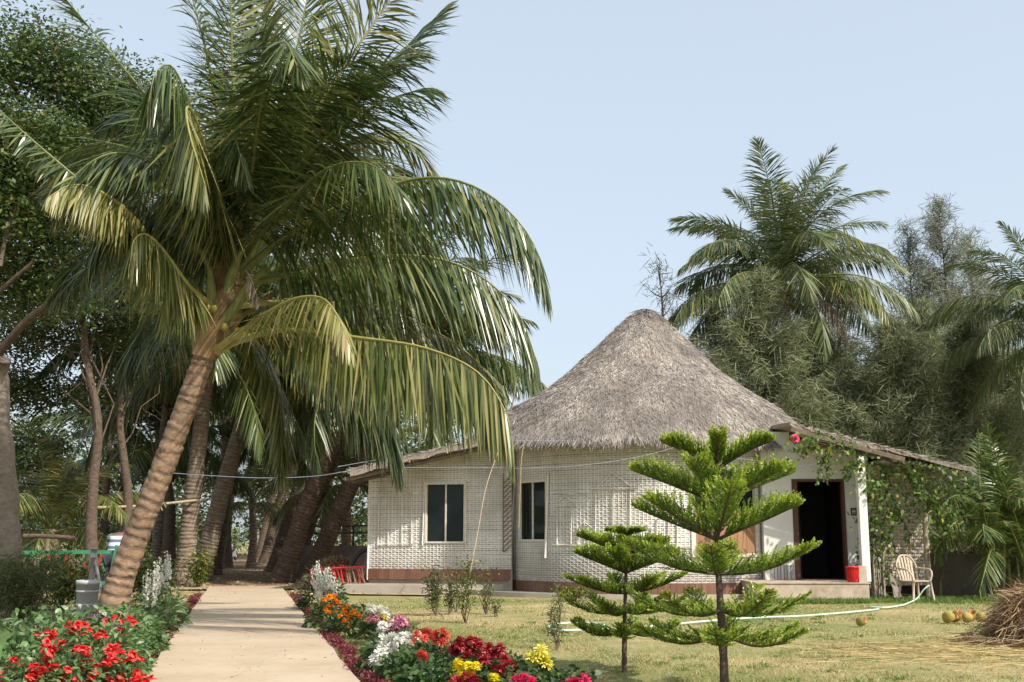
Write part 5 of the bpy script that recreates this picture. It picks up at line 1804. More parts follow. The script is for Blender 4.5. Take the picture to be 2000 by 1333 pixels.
mums('magenta chrysanthemums at the bottom edge right of the lemon ones', 1130, 9.0, .28, .24, fl('mum', 'magenta', [(1140, 1322), (1146, 1328), (1132, 1330), (1122, 1332), (1112, 1334)], 8.8, 1.1), 563, 200)
# ------------------------------------------------------------------ ground cover
rg = np.random.default_rng(71)
for side_, lab in ((-1, 'dark red edging plants along the left side of the path'), (1, 'dark red edging plants along the right side of the path')):
    n = 6500
    d = 7.0 + 19.0 * rg.uniform(0, 1, n) ** 1.5
    s = side_ * (1.05 + rg.normal(0, .05, n) + .04 * np.sin(d * 2.1))
    P = np.array([on_path(a, b_) for a, b_ in zip(d, s)])
    P[:, 2] = rg.uniform(.0, .085, n)
    mb = MB()
    mb.blades(P, rg.normal(0, 1, (n, 3)) + [0, 0, .7], .045 * rg.uniform(.6, 1.3, n), .020, None, .2, 2, [.4, 1, .1], rg=rg)
    tag(mb.build('edging_plants', M['red_leaf']), lab, 'edging plants', kind='stuff')

# the lawn: short dry grass, greener near the path; denser near the camera
def turf(name, label, n, pick, hgt, w, mat, seed):
    rg = np.random.default_rng(seed)
    P = pick(rg, n)
    m = len(P)
    mb = MB()
    D = np.stack([rg.normal(0, .55, m), rg.normal(0, .55, m), np.full(m, 1.0)], -1)
    far = np.clip(P[:, 1] / 12, .8, 1.8)
    mb.blades(P, D, hgt * rg.uniform(.5, 1.3, m), w * far, None, .35, 1, [1, .25], rg=rg)
    return tag(mb.build(name, M[mat]), label, 'grass', kind='stuff')


def lawn(rg, n):
    Y = 8.0 + 17 * rg.uniform(0, 1, n) ** 1.35
    px = rg.uniform(700, 2040, n)
    X = (px - 1000) / FPX * (Y * CP - CAMH * SP)
    keep = X > (-2.35 - .235 * (Y - 10.45)) + 2.0
    patch = np.sin(X * 1.3 + 1) * np.sin(Y * .9 + X * .4) + np.sin(X * 3.1 - Y * 1.7) * .5 + rg.normal(0, .35, n)
    keep &= patch > -.75
    keep &= ~((X - HC[0]) ** 2 + (Y - HC[1]) ** 2 < 4.6 ** 2)
    return np.stack([X, Y, np.full(n, -.02)], -1)[keep]


turf('lawn_grass', 'short dry lawn grass in front of the hut', 85000, lawn, .042, .006, 'grass', 72)


def lawn_green(rg, n):
    P = lawn(rg, n)
    g = np.sin(P[:, 0] * .8 + 2) * np.sin(P[:, 1] * .55) + .5 * np.sin(P[:, 0] * 2.2 + P[:, 1]) + rg.normal(0, .3, len(P))
    return P[(g > .15) | (P[:, 1] > 21.5)]


turf('lawn_grass', 'greener tufts in the lawn in front of the porch', 60000, lawn_green, .05, .006, 'grass_green', 73)


def verge(rg, n):
    d = 7.5 + 15 * rg.uniform(0, 1, n) ** 1.4
    s = rg.uniform(1.2, 2.4, n) ** 1.0
    P = np.array([on_path(a, b_) for a, b_ in zip(d, s)])
    P[:, 2] = -.01
    k = np.sin(d * 1.9) + np.sin(d * .7 + s * 4) * .6 + rg.normal(0, .3, n)
    return P[k > -.5]


turf('verge_grass', 'fresh green grass between the path edging and the flowers', 22000, verge, .06, .006, 'grass_green', 74)


def verge_left(rg, n):
    d = 9 + 15 * rg.uniform(0, 1, n)
    s = -rg.uniform(1.2, 5.5, n)
    P = np.array([on_path(a, b_) for a, b_ in zip(d, s)])
    P[:, 2] = -.01
    return P


turf('verge_grass', 'thin dry grass around the left flower bed', 22000, verge_left, .06, .007, 'grass', 75)


def wall_foot(rg, n):
    px = rg.uniform(1500, 2010, n)
    Y = rg.uniform(23.2, 24.2, n) + np.where(px > 1700, 1.2, 0) * rg.uniform(0, 1, n)
    X = (px - 1000) / FPX * (Y * CP - CAMH * SP)
    return np.stack([X, Y, np.full(n, -.02)], -1)


turf('rough_grass', 'rough green grass along the foot of the porch and wall', 12000, wall_foot, .14, .010, 'grass_green', 76)
def tufts(rg, n):
    k = 230
    c = lawn(rg, k)
    c = c[(c[:, 1] < 20)]
    P = np.repeat(c, n // k, 0)
    return P + rg.normal(0, .05, P.shape) * [1, 1, 0]


turf('grass_tufts', 'scattered taller dry grass tufts in the near lawn', 9200, tufts, .10, .006, 'grass', 77)
turf('grass_tufts', 'small green weeds scattered in the lawn', 6900, tufts, .06, .012, 'grass_green', 78)
# fallen leaves on the track and path
n = 2600
mb = MB()
d = 26 + 30 * rg.uniform(0, 1, n) ** 1.5
P = np.array([on_path(a, s) for a, s in zip(d, rg.uniform(-6, 3.5, n))])
P[:, 2] = .028
mb.blades(P, rg.normal(0, 1, (n, 3)) * [1, 1, .12], .10 * rg.uniform(.5, 1.3, n), .04, np.array([[0, 0, .25]]) + rg.normal(0, 1, (n, 3)) * [1, 1, .2], 0, 2, [.2, 1, .2], rg=rg)
tag(mb.build('leaf_litter', M['straw_yellow']), 'fallen dry leaves on the track behind the path', 'leaf litter', kind='stuff')
n = 260
mb = MB()
d = 8 + 20 * rg.uniform(0, 1, n)
P = np.array([on_path(a, s) for a, s in zip(d, rg.uniform(-.9, .9, n))])
P[:, 2] = .056
mb.blades(P, rg.normal(0, 1, (n, 3)) * [1, 1, .05], .035 * rg.uniform(.4, 1.3, n), .012, np.array([[0, 0, .2]]) + rg.normal(0, 1, (n, 3)) * [1, 1, .1], 0, 1, [1, .4], rg=rg)
tag(mb.build('leaf_litter', M['dirt']), 'tiny dry bits scattered on the concrete path', 'leaf litter', kind='stuff')

# ------------------------------------------------------------------ shrubs and saplings
def shrub(label, base, h, rad, n, leaf, size, seed, aspect=.35, cat='shrub', name='shrub', group=None, stems=9, clump=True):
    rg = np.random.default_rng(seed)
    t = thing(name, label, cat, (base[0], base[1], 0), group)
    base = np.asarray(base) * [1, 1, 0]
    mb = MB()
    tips = []
    for k in range(stems):
        a = rg.uniform(0, 6.28)
        e = base + [math.cos(a) * rad * rg.uniform(.2, .9), math.sin(a) * rad * rg.uniform(.2, .9), h * rg.uniform(.6, 1)]
        Q = branch_pts(base - [0, 0, .03], e, rg, 6, .15)
        mb.tube(Q, np.linspace(.016, .004, 6) * (.55 if cat == 'sapling' else 1), 5)
        tips.append(Q)
    mb.build('stem', M['bark'], t, smooth=True)
    mb = MB()
    A = np.concatenate([q[2:] for q in tips])
    P = A[rg.integers(0, len(A), n)] + rg.normal(0, 1, (n, 3)) * [rad * .27, rad * .27, h * .11]
    P[:, 2] = np.maximum(P[:, 2], .05)
    mb.blades(P, rg.normal(0, 1, (n, 3)) + [0, 0, .5], size * rg.uniform(.6, 1.3, n), size * aspect, None, .25, 2, [.3, 1, .1], rg=rg)
    mb.build('foliage', M[leaf], t)
    return t


shrub('feathery grey-green shrub left of the white bucket', gx(45, 17.5), 1.0, .55, 5200, 'feather', .12, 601, .10, stems=16)
shrub('feathery shrub cut off by the left edge', gx(-10, 18.5), .9, .5, 2600, 'feather', .12, 602, .10, stems=10)
shrub('yellow-green leafy shrub between the big palm and the grey trunk', gx(298, 21.5), .95, .55, 1500, 'croton', .11, 603)
shrub('small yellow-green bush right of the straight grey palm trunk', gx(386, 30.5), 1.0, .38, 700, 'croton', .12, 604)
shrub('dark green bush with yellow tips behind the feathery shrub', gx(118, 21.0), .9, .6, 1700, 'croton', .10, 605)
SAP = 'sparse saplings on the lawn in front of the wing'
shrub('leafy sapling at the left of the sapling row before the wing window', gx(852, 19.6), .85, .26, 650, 'feather', .075, 611, .3, 'sapling', 'sapling', SAP, 7)
shrub('thin sapling second from left before the wing', gx(876, 19.8), .62, .16, 260, 'feather', .075, 612, .3, 'sapling', 'sapling', SAP, 5)
shrub('tall thin sapling tied to the slanting rope', gx(910, 17.8), .95, .18, 380, 'croton', .07, 613, .3, 'sapling', 'sapling', SAP, 6)
shrub('low sapling right of the tied one', gx(890, 20.5), .55, .2, 200, 'feather', .07, 614, .3, 'sapling', 'sapling', SAP, 5)
shrub('bare pale twiggy sapling near the hut corner', gx(950, 19.8), .8, .22, 110, 'croton', .07, 615, .35, 'sapling', 'sapling', SAP, 12)
shrub('small dark sapling left of the smaller araucaria', gx(1088, 13.6), .58, .10, 420, 'feather', .05, 616, .25, 'sapling', 'sapling', SAP, 5)
shrub('tiny weed on the lawn between sapling and hut kerb', gx(968, 19.2), .30, .14, 120, 'feather', .06, 617, .3, 'sapling', 'sapling', SAP, 5)
shrub('green weeds growing at the foot of the round wall', gx(1120, 24.2), .28, .5, 500, 'croton', .09, 618, .3, 'weed', 'weed', None, 10)

# flowering creeper over the porch
t = thing('creeper', 'leafy creeper with a pink flower climbing over the porch and side wall', 'creeper', gx(1712, 25.1))
rg = np.random.default_rng(81)
stems = [[(1708, 1165, 25.1), (1706, 1080, 25.1), (1712, 1000, 25.0), (1730, 930, 24.9), (1780, 915, 24.7), (1850, 935, 24.6), (1890, 960, 24.6)],
         [(1712, 1165, 25.1), (1718, 1060, 25.0), (1740, 990, 24.9), (1790, 985, 24.7), (1850, 1000, 24.6), (1880, 1030, 24.6)],
         [(1712, 1000, 25.0), (1700, 940, 24.4), (1680, 900, 24.2), (1640, 880, 24.0), (1590, 862, 23.9), (1553, 860, 23.8)],
         [(1640, 880, 24.0), (1612, 890, 24.0), (1600, 915, 24.0), (1597, 945, 24.0)], [(1620, 875, 24.0), (1618, 905, 24.0), (1616, 935, 24.0)], [(1680, 900, 24.2), (1660, 915, 24.1), (1655, 935, 24.1)],
         [(1600, 865, 23.9), (1582, 870, 23.9), (1566, 885, 23.9)],
         [(1780, 915, 24.7), (1800, 960, 24.6), (1830, 990, 24.5), (1850, 1040, 24.5)], [(1740, 990, 24.9), (1770, 1030, 24.9), (1775, 1070, 24.9)], [(1730, 930, 24.9), (1700, 960, 24.5), (1690, 1000, 24.6)]]
dens = [620, 480, 420, 45, 40, 40, 60, 300, 50, 70]
mb, ml = MB(), MB()
for pts, n in zip(stems, dens):
    Q = spline([at(*p) for p in pts], 26)
    Q += rg.normal(0, .02, Q.shape)
    mb.tube(Q, np.linspace(.016, .005, 26), 5)
    i0 = 8 if n > 700 else 2
    P = Q[rg.integers(i0, 26, n)] + rg.normal(0, 1, (n, 3)) * ([.19, .14, .17] if n > 300 else [.06, .06, .07])
    ml.blades(P, rg.normal(0, 1, (n, 3)) + [0, -.3, -.3], .095 * rg.uniform(.6, 1.3, n), .07, rg.normal(0, 1, (n, 3)), .3, 3, [.3, 1, .8, .1], rg=rg)
mb.build('stem', M['bark'], t, smooth=True)
ml.build('foliage', M['vine'], t)
p = at(1553, 856, 23.75)
inst('flower', head('floppy', 'magenta'), t, p - wloc(t), (1.2, 0, 0), 1.9)

# ------------------------------------------------------------------ things about the garden
# hay heap at the right edge
rg = np.random.default_rng(91)
b = gx(2042, 14.2)
t = thing('hay_heap', 'heap of brown hay at the right edge of the lawn', 'hay heap', b)
mb = MB()
hh, hr_ = .70, .66
prof_h = [(hr_, -.02), (hr_ * .86, .16), (hr_ * .70, .38), (hr_ * .5, .58), (.02, hh)]
mb.lathe(prof_h, b, 24)
mb.build('heap_core', M['dirt'], t, smooth=True)
n = 9000
a = rg.uniform(0, 6.28, n)
q = rg.uniform(0, 1, n) ** .8
pr_ = np.array(prof_h)
rr_ = np.interp(q, np.linspace(0, 1, 5), pr_[:, 0]) * (1 + .10 * np.sin(a * 3 + q * 5) + rg.normal(0, .05, n))
P = b + np.stack([np.cos(a) * rr_, np.sin(a) * rr_, np.interp(q, np.linspace(0, 1, 5), pr_[:, 1])], -1)
tang = np.stack([-np.sin(a), np.cos(a), 0 * a], -1)
D = tang * rg.normal(0, .8, n)[:, None] + np.stack([np.cos(a) * .35, np.sin(a) * .35, np.full(n, -.35)], -1) + rg.normal(0, .4, (n, 3))
mb = MB()
mb.blades(P, D, rg.uniform(.12, .4, n), .009, None, .25, 2, [1, 1, .5], rg=rg)
n = 1500
a = rg.uniform(0, 6.28, n)
r_ = rg.uniform(.6, 1.0, n)
P = b + np.stack([np.cos(a) * r_, np.sin(a) * r_ * .9, rg.uniform(.0, .10, n)], -1)
mb.blades(P, rg.normal(0, 1, (n, 3)) * [1, 1, .15], rg.uniform(.12, .4, n), .008, None, .1, 1, [1, .6], rg=rg)
tag(mb.build('straw', M['hay'], t), kind='stuff')
n = 900
mb = MB()
P = np.stack([rg.normal(b[0] - 1.2, .9, n), rg.normal(b[1] - 1.2, .75, n), rg.uniform(.0, .03, n)], -1)
mb.blades(P, rg.normal(0, 1, (n, 3)) * [1, .45, .03], rg.uniform(.1, .5, n), .006, np.array([[0, 0, 1.0]]) + rg.normal(0, .4, (n, 3)), 0, 1, [1, .6], rg=rg)
tag(mb.build('loose_straw', M['straw_yellow']), 'loose yellow straw strewn over the lawn beside the hay heap', 'straw', kind='stuff')

# coconuts on the lawn
def coconut(label, px, py, s, rot, cut, off=0.0):
    p = gr(px, py)
    t = thing('coconut', label, 'coconut', (p[0], p[1] + off, 0), 'coconuts lying on the lawn')
    r = .09 * s
    mb = MB()
    a = np.linspace(0, math.pi * (.78 if cut else 1), 10)
    k = 20
    prof_ = np.stack([np.sin(a) * r * (1 + .04 * np.sin(a * 3)), -np.cos(a) * r * 1.2], -1)
    mb.lathe(prof_, (0, 0, 0), k)
    R = Matrix.Rotation(rot[2], 3, 'Z') @ Matrix.Rotation(rot[0], 3, 'X')
    for i, V in enumerate(mb.v):
        V = V.copy()
        an = np.arctan2(V[:, 1], V[:, 0])
        V[:, :2] *= (1 + .06 * np.cos(an * 3))[:, None]
        mb.v[i] = V @ np.array(R).T + np.array([p[0], p[1] + off, r * .95])
    mb.build('husk', M['coconut'], t, smooth=True)
    if cut:
        mb = MB()
        zc = prof_[-1, 1]
        mb.lathe([(prof_[-1, 0], zc), (prof_[-1, 0] * .6, zc - .012), (prof_[-1, 0] * .5, zc - .05), (.001, zc - .06)], (0, 0, 0), k)
        for i, V in enumerate(mb.v):
            mb.v[i] = V @ np.array(R).T + np.array([p[0], p[1] + off, r * .95])
        mb.build('cut_face', M['coconut_cut'], t, smooth=True)
    return t


coconut('split coconut husk lying alone on the lawn before the porch', 1683, 1223, .8, (1.2, 0, .8), True)
coconut('leftmost whole yellow-green coconut of the row by the hay heap', 1853, 1217, 1.0, (1.4, 0, .3), False)
coconut('small cut husk between the first two coconuts of the row', 1867, 1216, .72, (1.0, 0, -.5), True, .05)
coconut('cut coconut showing its reddish inside, third in the row', 1876, 1214, .95, (.9, 0, .3), True, .1)
coconut('yellow-green coconut in the middle of the row by the hay', 1890, 1217, .95, (1.5, 0, -.6), False)
coconut('reddish cut coconut second from the hay heap', 1906, 1213, .9, (.8, 0, -.3), True, .12)
coconut('pale green coconut nearest the hay heap', 1917, 1216, .9, (1.4, 0, .2), False)

# hose
mb = MB()
hp = [gr(1180, 1222), gr(1130, 1219), gr(1085, 1222), gr(1072, 1228), gr(1090, 1234), gr(1150, 1233), gr(1250, 1228), gr(1380, 1216), gr(1480, 1209), gr(1560, 1206), gr(1650, 1199), gr(1715, 1192), gr(1700, 1188), gr(1730, 1189), gr(1765, 1184)]
P = spline([p + [0, 0, .018] for p in hp], 120)
end = spline([P[-1], at(1790, 1170, 23.7), at(1806, 1150, 23.75), at(1820, 1141, 23.8)], 20)
mb.tube(np.concatenate([P, end[1:]]), .016, 7)
tag(mb.build('garden_hose', M['hose'], smooth=True, loc=(hp[0][0], hp[0][1], 0)), 'pale green garden hose snaking over the lawn to the plastic chair', 'hose')

# plastic armchair
def chair():
    c = gx(1790, 23.9)
    t = thing('plastic_chair', 'faded cream plastic armchair standing before the side wall', 'chair', c, None)
    w, d_, sh, bh = .44, .42, .42, .90
    ry = .35
    Rz = np.array([[math.cos(ry), -math.sin(ry), 0], [math.sin(ry), math.cos(ry), 0], [0, 0, 1]])
    W = lambda p: c + Rz @ np.asarray(p, float)
    mb = MB()
    g = np.array([[W((x, y, sh + .012 * math.cos(x * 7))) for y in (-d_ / 2, 0, d_ / 2)] for x in np.linspace(-w / 2, w / 2, 5)])
    mb.grid(g)
    mb.grid((g - [0, 0, .025])[:, ::-1])
    e = [g[0], g[-1], g[:, 0], g[:, -1]]
    for q in e:
        mb.grid(np.stack([q, q - [0, 0, .025]], 0))
    mb.build('seat', M['chair'], t, smooth=False)
    for (x, y) in ((-1, -1), (1, -1), (-1, 1), (1, 1)):
        mb = MB()
        mb.tube([W((x * w * .60, y * d_ * .56, 0)), W((x * w * .52, y * d_ * .5, sh * .6)), W((x * w * .48, y * d_ * .46, sh))], [.022, .028, .034], 8)
        mb.build('leg', M['chair'], t, smooth=True)
    mb = MB()
    Q = spline([W((-w * .48, d_ * .46, sh)), W((-w * .56, d_ * .62, .72)), W((-w * .30, d_ * .72, bh)), W((0, d_ * .74, bh + .03)), W((w * .30, d_ * .72, bh)), W((w * .56, d_ * .62, .72)), W((w * .48, d_ * .46, sh))], 26)
    mb.tube(Q, .02, 7)
    br = mb.build('backrest', M['chair'], t, smooth=True)
    for k in range(5):
        x = (k - 2) * .072
        mb = MB()
        mb.bar(W((x * .9, d_ * .47, sh)), W((x * 1.05, d_ * .73, bh + .02 - abs(x) * .35)), .045, .008, up=tuple(Rz @ np.array([0, 1.0, .3])))
        mb.build('slat', M['chair'], br)
    for sx in (-1, 1):
        mb = MB()
        Q = spline([W((sx * w * .55, d_ * .62, .68)), W((sx * w * .66, d_ * .2, .66)), W((sx * w * .66, -d_ * .3, .64)), W((sx * w * .58, -d_ * .5, .54)), W((sx * w * .5, -d_ * .47, sh))], 18)
        mb.tube(Q, .02, 7)
        mb.build('armrest', M['chair'], t, smooth=True)
    return t


chair()

# bundle of sticks, leaning planks, red basket
t = thing('stick_bundle', 'bundle of grey sticks standing upright against the porch side', 'stick bundle', gx(1712, 24.9))
rg = np.random.default_rng(95)
for k in range(26):
    px = 1700 + rg.uniform(0, 24)
    b = gx(px + rg.uniform(-2, 6), 24.8 + rg.uniform(-.1, .2))
    e = at(px + rg.normal(0, 2) - 3, 1015 + rg.uniform(0, 70) + (0 if k < 8 else 10), 25.2 + rg.uniform(-.1, .15))
    mb = MB()
    mb.tube(branch_pts(b, e, rg, 6, .02), rg.uniform(.012, .024) * np.linspace(1.1, .8, 6), 6)
    mb.build('stick', M['stick'], t, smooth=True)
for lab, p0, p1, w_ in (('weathered grey plank leaning left of the chair, longer one', (1758, 1178), (1730, 1105), .12), ('narrow weathered board leaning against the longer plank', (1750, 1176), (1738, 1112), .07)):
    a, e = gx(p0[0], 24.6), at(p1[0], p1[1], 25.35)
    mb = MB()
    mb.bar(a, e, w_, .03, up=(0, -1, .2))
    tag(mb.build('plank', M['stick'], loc=a), lab, 'plank', 'planks leaning by the porch')
p = np.array([at(1664, 1142, 24.5)[0], 24.42, PT + .026])
t = thing('basket', 'red plastic basket with open slots beside the white post', 'basket', p)
mb = MB()
mb.lathe([(.001, .006), (.105, .006), (.112, .05), (.128, .22)], p, 24)
mb.lathe([(.128, .22), (.130, .30), (.142, .305), (.142, .33), (.134, .33), (.122, .22), (.104, .05), (.098, .02), (.001, .02)], p, 24)
mb.build('bowl', M['bucket_red'], t, smooth=True)
for k in range(24):
    a = k * 2 * math.pi / 24
    mb = MB()
    mb.bar(p + [math.cos(a) * .118, math.sin(a) * .118, .06], p + [math.cos(a) * .136, math.sin(a) * .136, .30], .010, .012)
    mb.build('rib', M['bucket_red'], t)

# low walls
mb = MB()
w0, w1 = gx(1822, 27.2), gx(2100, 26.0)
mb.bar(w0 + [0, 0, .40], w1 + [0, 0, .40], .2, .96)
t = tag(mb.build('low_wall', M['concrete_dark'], loc=w0), 'low dark concrete wall right of the porch', 'wall')
mb = MB()
mb.bar(w0 + [0, 0, .905], w1 + [0, 0, .905], .26, .05)
mb.build('coping', M['concrete_dark'], t)
mb = MB()
w0, w1 = gx(585, 36.5), gx(735, 36.0)
mb.bar(w0 + [0, 0, .50], w1 + [0, 0, .50], .2, 1.16)
tag(mb.build('low_wall', M['concrete_dark'], loc=w0), 'low grey wall in shade left of the hut wing', 'wall')
mb = MB()
for z_ in (1.35, 1.75):
    pass
t = thing('pole_fence', 'rough dark pole fence behind the low shaded wall', 'fence', gx(640, 37.5))
for px in (606, 650, 690, 725):
    mb = MB()
    mb.tube([gx(px, 37.5), gx(px, 37.5, 1.75)], .035, 6)
    mb.build('post', M['bark'], t, smooth=True)
for z_ in (1.45, 1.68):
    mb = MB()
    mb.tube([gx(600, 37.45, z_), gx(735, 37.4, z_ + .04)], .03, 6)
    mb.build('rail', M['bark'], t, smooth=True)

# low red cane fence at the end of the wing
t = thing('cane_fence', 'low fence of slanting canes, red at its left end, before the wing', 'fence', gx(655, 28.2))
rg = np.random.default_rng(97)
for k in range(34):
    px = 606 + k * 3.2
    b_ = gx(px + 6, 28.2 + rg.normal(0, .04), .03)
    e = gx(px - 4 + rg.normal(0, 2), 28.2 + rg.normal(0, .06), .58 + rg.normal(0, .03) - (k < 5) * .1)
    mb = MB()
    mb.tube([b_, (b_ + e) / 2 + rg.normal(0, .01, 3), e], .022, 6)
    mb.build('cane', M['red_paint'] if k < 15 or rg.uniform() < .25 else M['herring'], t, smooth=True)
mb = MB()
mb.tube([gx(606, 28.2, .5), gx(640, 28.15, .56), gx(712, 28.15, .60)], .024, 6)
mb.build('rail', M['red_paint'], t, smooth=True)
mb = MB()
mb.tube([gx(606, 28.2, .18), gx(712, 28.15, .2)], .02, 6)
mb.build('rail', M['herring'], t, smooth=True)
mb = MB()
Q = spline([gx(683, 28.9, 0), gx(684, 28.9, .5), gx(692, 28.9, .75), gx(706, 28.9, .95), gx(728, 28.9, 1.05)], 20)
mb.tube(Q, .05, 8)
tag(mb.build('black_pipe', M['black'], smooth=True, loc=gx(683, 28.9)), 'bent black plastic pipe standing by the wing corner', 'pipe')
mb = MB()
b_ = gx(640, 29.4)
rg2 = np.random.default_rng(98)
t = thing('hay_heap', 'low brown pile of husks behind the red cane fence', 'pile', gx(655, 29.6))
c = gx(655, 29.6)
mb = MB()
a = rg2.uniform(0, 6.28, 1800)
q = rg2.uniform(0, 1, 1800)
P = c + np.stack([np.cos(a) * q * .9, np.sin(a) * q * .4, (1 - q ** 2) * .72], -1)
mb.blades(P, rg2.normal(0, 1, (1800, 3)), .2, .03, None, .1, 2, rg=rg2)
tag(mb.build('husks', M['hay'], t), kind='stuff')

# painted fence behind the left bed: green rail, slanted red and green sticks
t = thing('painted_fence', 'low garden fence with green rail and crossed red and green sticks', 'fence', gx(100, 22.5))
for (x0, x1, z0, z1, m_) in ((-20, 232, 1.00, 1.02, 'green_paint'), (-20, 232, .42, .42, 'green_paint')):
    mb = MB()
    mb.bar(gx(x0, 22.5, z0), gx(x1, 22.5, z1), .05, .07)
    mb.build('rail', M[m_], t)
for k, px in enumerate(range(0, 232, 17)):
    mb = MB()
    dx = 12 if k % 2 else -12
    mb.bar(gx(px - dx, 22.46 if k % 2 else 22.55, .30), gx(px + dx, 22.46 if k % 2 else 22.55, .97), .012, .04)
    mb.build('stick', M['red_paint' if k % 3 else 'green_paint'], t)
mb = MB()
mb.bar(gx(208, 22.4, .2), gx(228, 22.4, 1.15), .03, .05)
mb.build('stick', M['green_paint'], t)
for px in (10, 120, 222):
    mb = MB()
    mb.box(gx(px, 22.56, .52), (.07, .05, 1.06))
    mb.build('post', M['green_paint'], t)

# bamboo rails between the trunks
for lab, pts, r in (('long bamboo pole tied across between the trunks behind the big palm', [(186, 992, 28.0), (280, 988, 29.5), (400, 976, 31.8)], .035),
                    ('dark wooden rail low at the left between tree and palm', [(46, 1047, 25.5), (95, 1048, 25.5), (148, 1052, 25.5)], .05)):
    mb = MB()
    P = spline([at(*p) for p in pts], 10)
    mb.tube(P, r, 8)
    tag(mb.build('pole', M['bamboo' if r < .04 else 'bark'], smooth=True, loc=P[0]), lab, 'pole', 'poles among the trees')
mb = MB()
P = [gx(92, 26), gx(92, 26, 1.3)]
mb.tube(P, .06, 8)
tag(mb.build('post', M['bamboo'], smooth=True, loc=P[0]), 'pale wooden post holding the dark rail at the left', 'post')

# white bucket with the standpipe
b_ = gx(166, 16.0)
t = thing('bucket', 'worn white bucket standing behind the leafy bed plants', 'bucket', b_)
mb = MB()
mb.lathe([(.001, .01), (.125, .01), (.132, .05), (.150, .62), (.162, .62), (.162, .68), (.152, .68), (.144, .62), (.126, .06), (.001, .05)], b_ + [0, 0, .02], 28)
mb.build('body', M['bucket_white'], t, smooth=True)
for z_ in (.34, .52):
    mb = MB()
    r = .132 + .016 * (z_ - .05) / .45 + .003
    mb.lathe([(r, z_), (r + .008, z_ + .012), (r, z_ + .024)], b_ + [0, 0, .02], 28)
    mb.build('hoop', M['bucket_white'], t, smooth=True)
b_ = gx(172, 17.2)
t = thing('standpipe', 'grey metal water standpipe with a slanting handle behind the bucket', 'standpipe', b_)
mb = MB()
mb.tube([b_ - [0, 0, .05], b_ + [0, 0, .55], b_ + [.02, 0, 1.02]], [.05, .05, .035], 10)
mb.build('pipe', M['steel'], t, smooth=True)
mb = MB()
mb.tube([b_ + [.02, 0, 1.0], b_ + [.03, -.02, 1.12]], [.05, .05], 10)
mb.build('cap', M['steel'], t, smooth=True)
mb = MB()
mb.tube(spline([b_ + [.03, 0, .98], b_ + [.12, -.03, .72], b_ + [.17, -.05, .55]], 8), .022, 8)
mb.build('handle', M['steel'], t, smooth=True)
mb = MB()
mb.tube(spline([b_ + [0, 0, .62], b_ + [-.08, -.05, .60], b_ + [-.12, -.06, .50]], 8), .025, 8)
mb.build('spout', M['steel'], t, smooth=True)

# cables, rope and a hanging stick
def line(name, label, pts, r, mat, cat, grp=None, sag=None):
    mb = MB()
    P = spline([at(*p) for p in pts], 50)
    mb.tube(P, r, 5)
    return tag(mb.build(name, M[mat], smooth=True, loc=P[0]), label, cat, grp)


line('cable', 'thin blue cable sagging from the grove across the hut wall to the eave', [(300, 922, 26.5), (420, 930, 26.4), (520, 934, 26.3), (620, 930, 26.2), (720, 916, 26.0), (900, 913, 25.6), (1020, 915, 25.2), (1150, 908, 24.9), (1260, 890, 24.8), (1345, 866, 24.8)], .007, 'cable', 'cable', 'cables on the hut')
line('cable', 'pale wire strung under the round eave towards the wing roof', [(660, 912, 26.6), (760, 895, 26.5), (880, 882, 26.0), (960, 866, 25.6), (1005, 862, 25.2), (1130, 862, 24.85)], .007, 'cable', 'cable', 'cables on the hut')
line('cable', 'short pale cable from the shuttered window corner to the porch', [(1440, 896, 25.3), (1505, 904, 25.0), (1560, 912, 24.9), (1610, 905, 24.4)], .008, 'cable', 'cable', 'cables on the hut')
line('rope', 'thin rope stretched slanting from the wing roof to a sapling', [(978, 868, 25.9), (950, 950, 24.0), (935, 1030, 22.0), (920, 1110, 20.0), (914, 1150, 18.4)], .011, 'rope', 'rope')
line('bamboo_stick', 'thin cane hanging from the eave beside the round window', [(1024, 858, 25.5), (1018, 900, 25.55), (1016, 950, 25.6), (1013, 1030, 25.7)], .014, 'rope', 'cane')
line('bamboo_stick', 'short slanting cane sticking up beside the left roof edge', [(1010, 735, 26.2), (1004, 775, 26.2), (998, 800, 26.3)], .016, 'stick', 'cane')

# person in a striped shirt behind the big palm's trunk, back turned, bending forward
def skin_obj(name, pts, edges, radii, mat, parent, lev=2):
    me = bpy.data.meshes.new(name)
    off = wloc(parent)
    me.from_pydata([tuple(np.asarray(p) - off) for p in pts], edges, [])
    o = bpy.data.objects.new(name, me)
    COL.objects.link(o)
    o.parent = parent
    m = o.modifiers.new('skin', 'SKIN')
    for v, r in zip(me.skin_vertices[0].data, radii):
        v.radius = (r, r) if np.isscalar(r) else r
    me.skin_vertices[0].data[0].use_root = True
    m.use_smooth_shade = True
    s = o.modifiers.new('subdivision', 'SUBSURF')
    s.levels = s.render_levels = lev
    me.materials.append(mat)
    return o


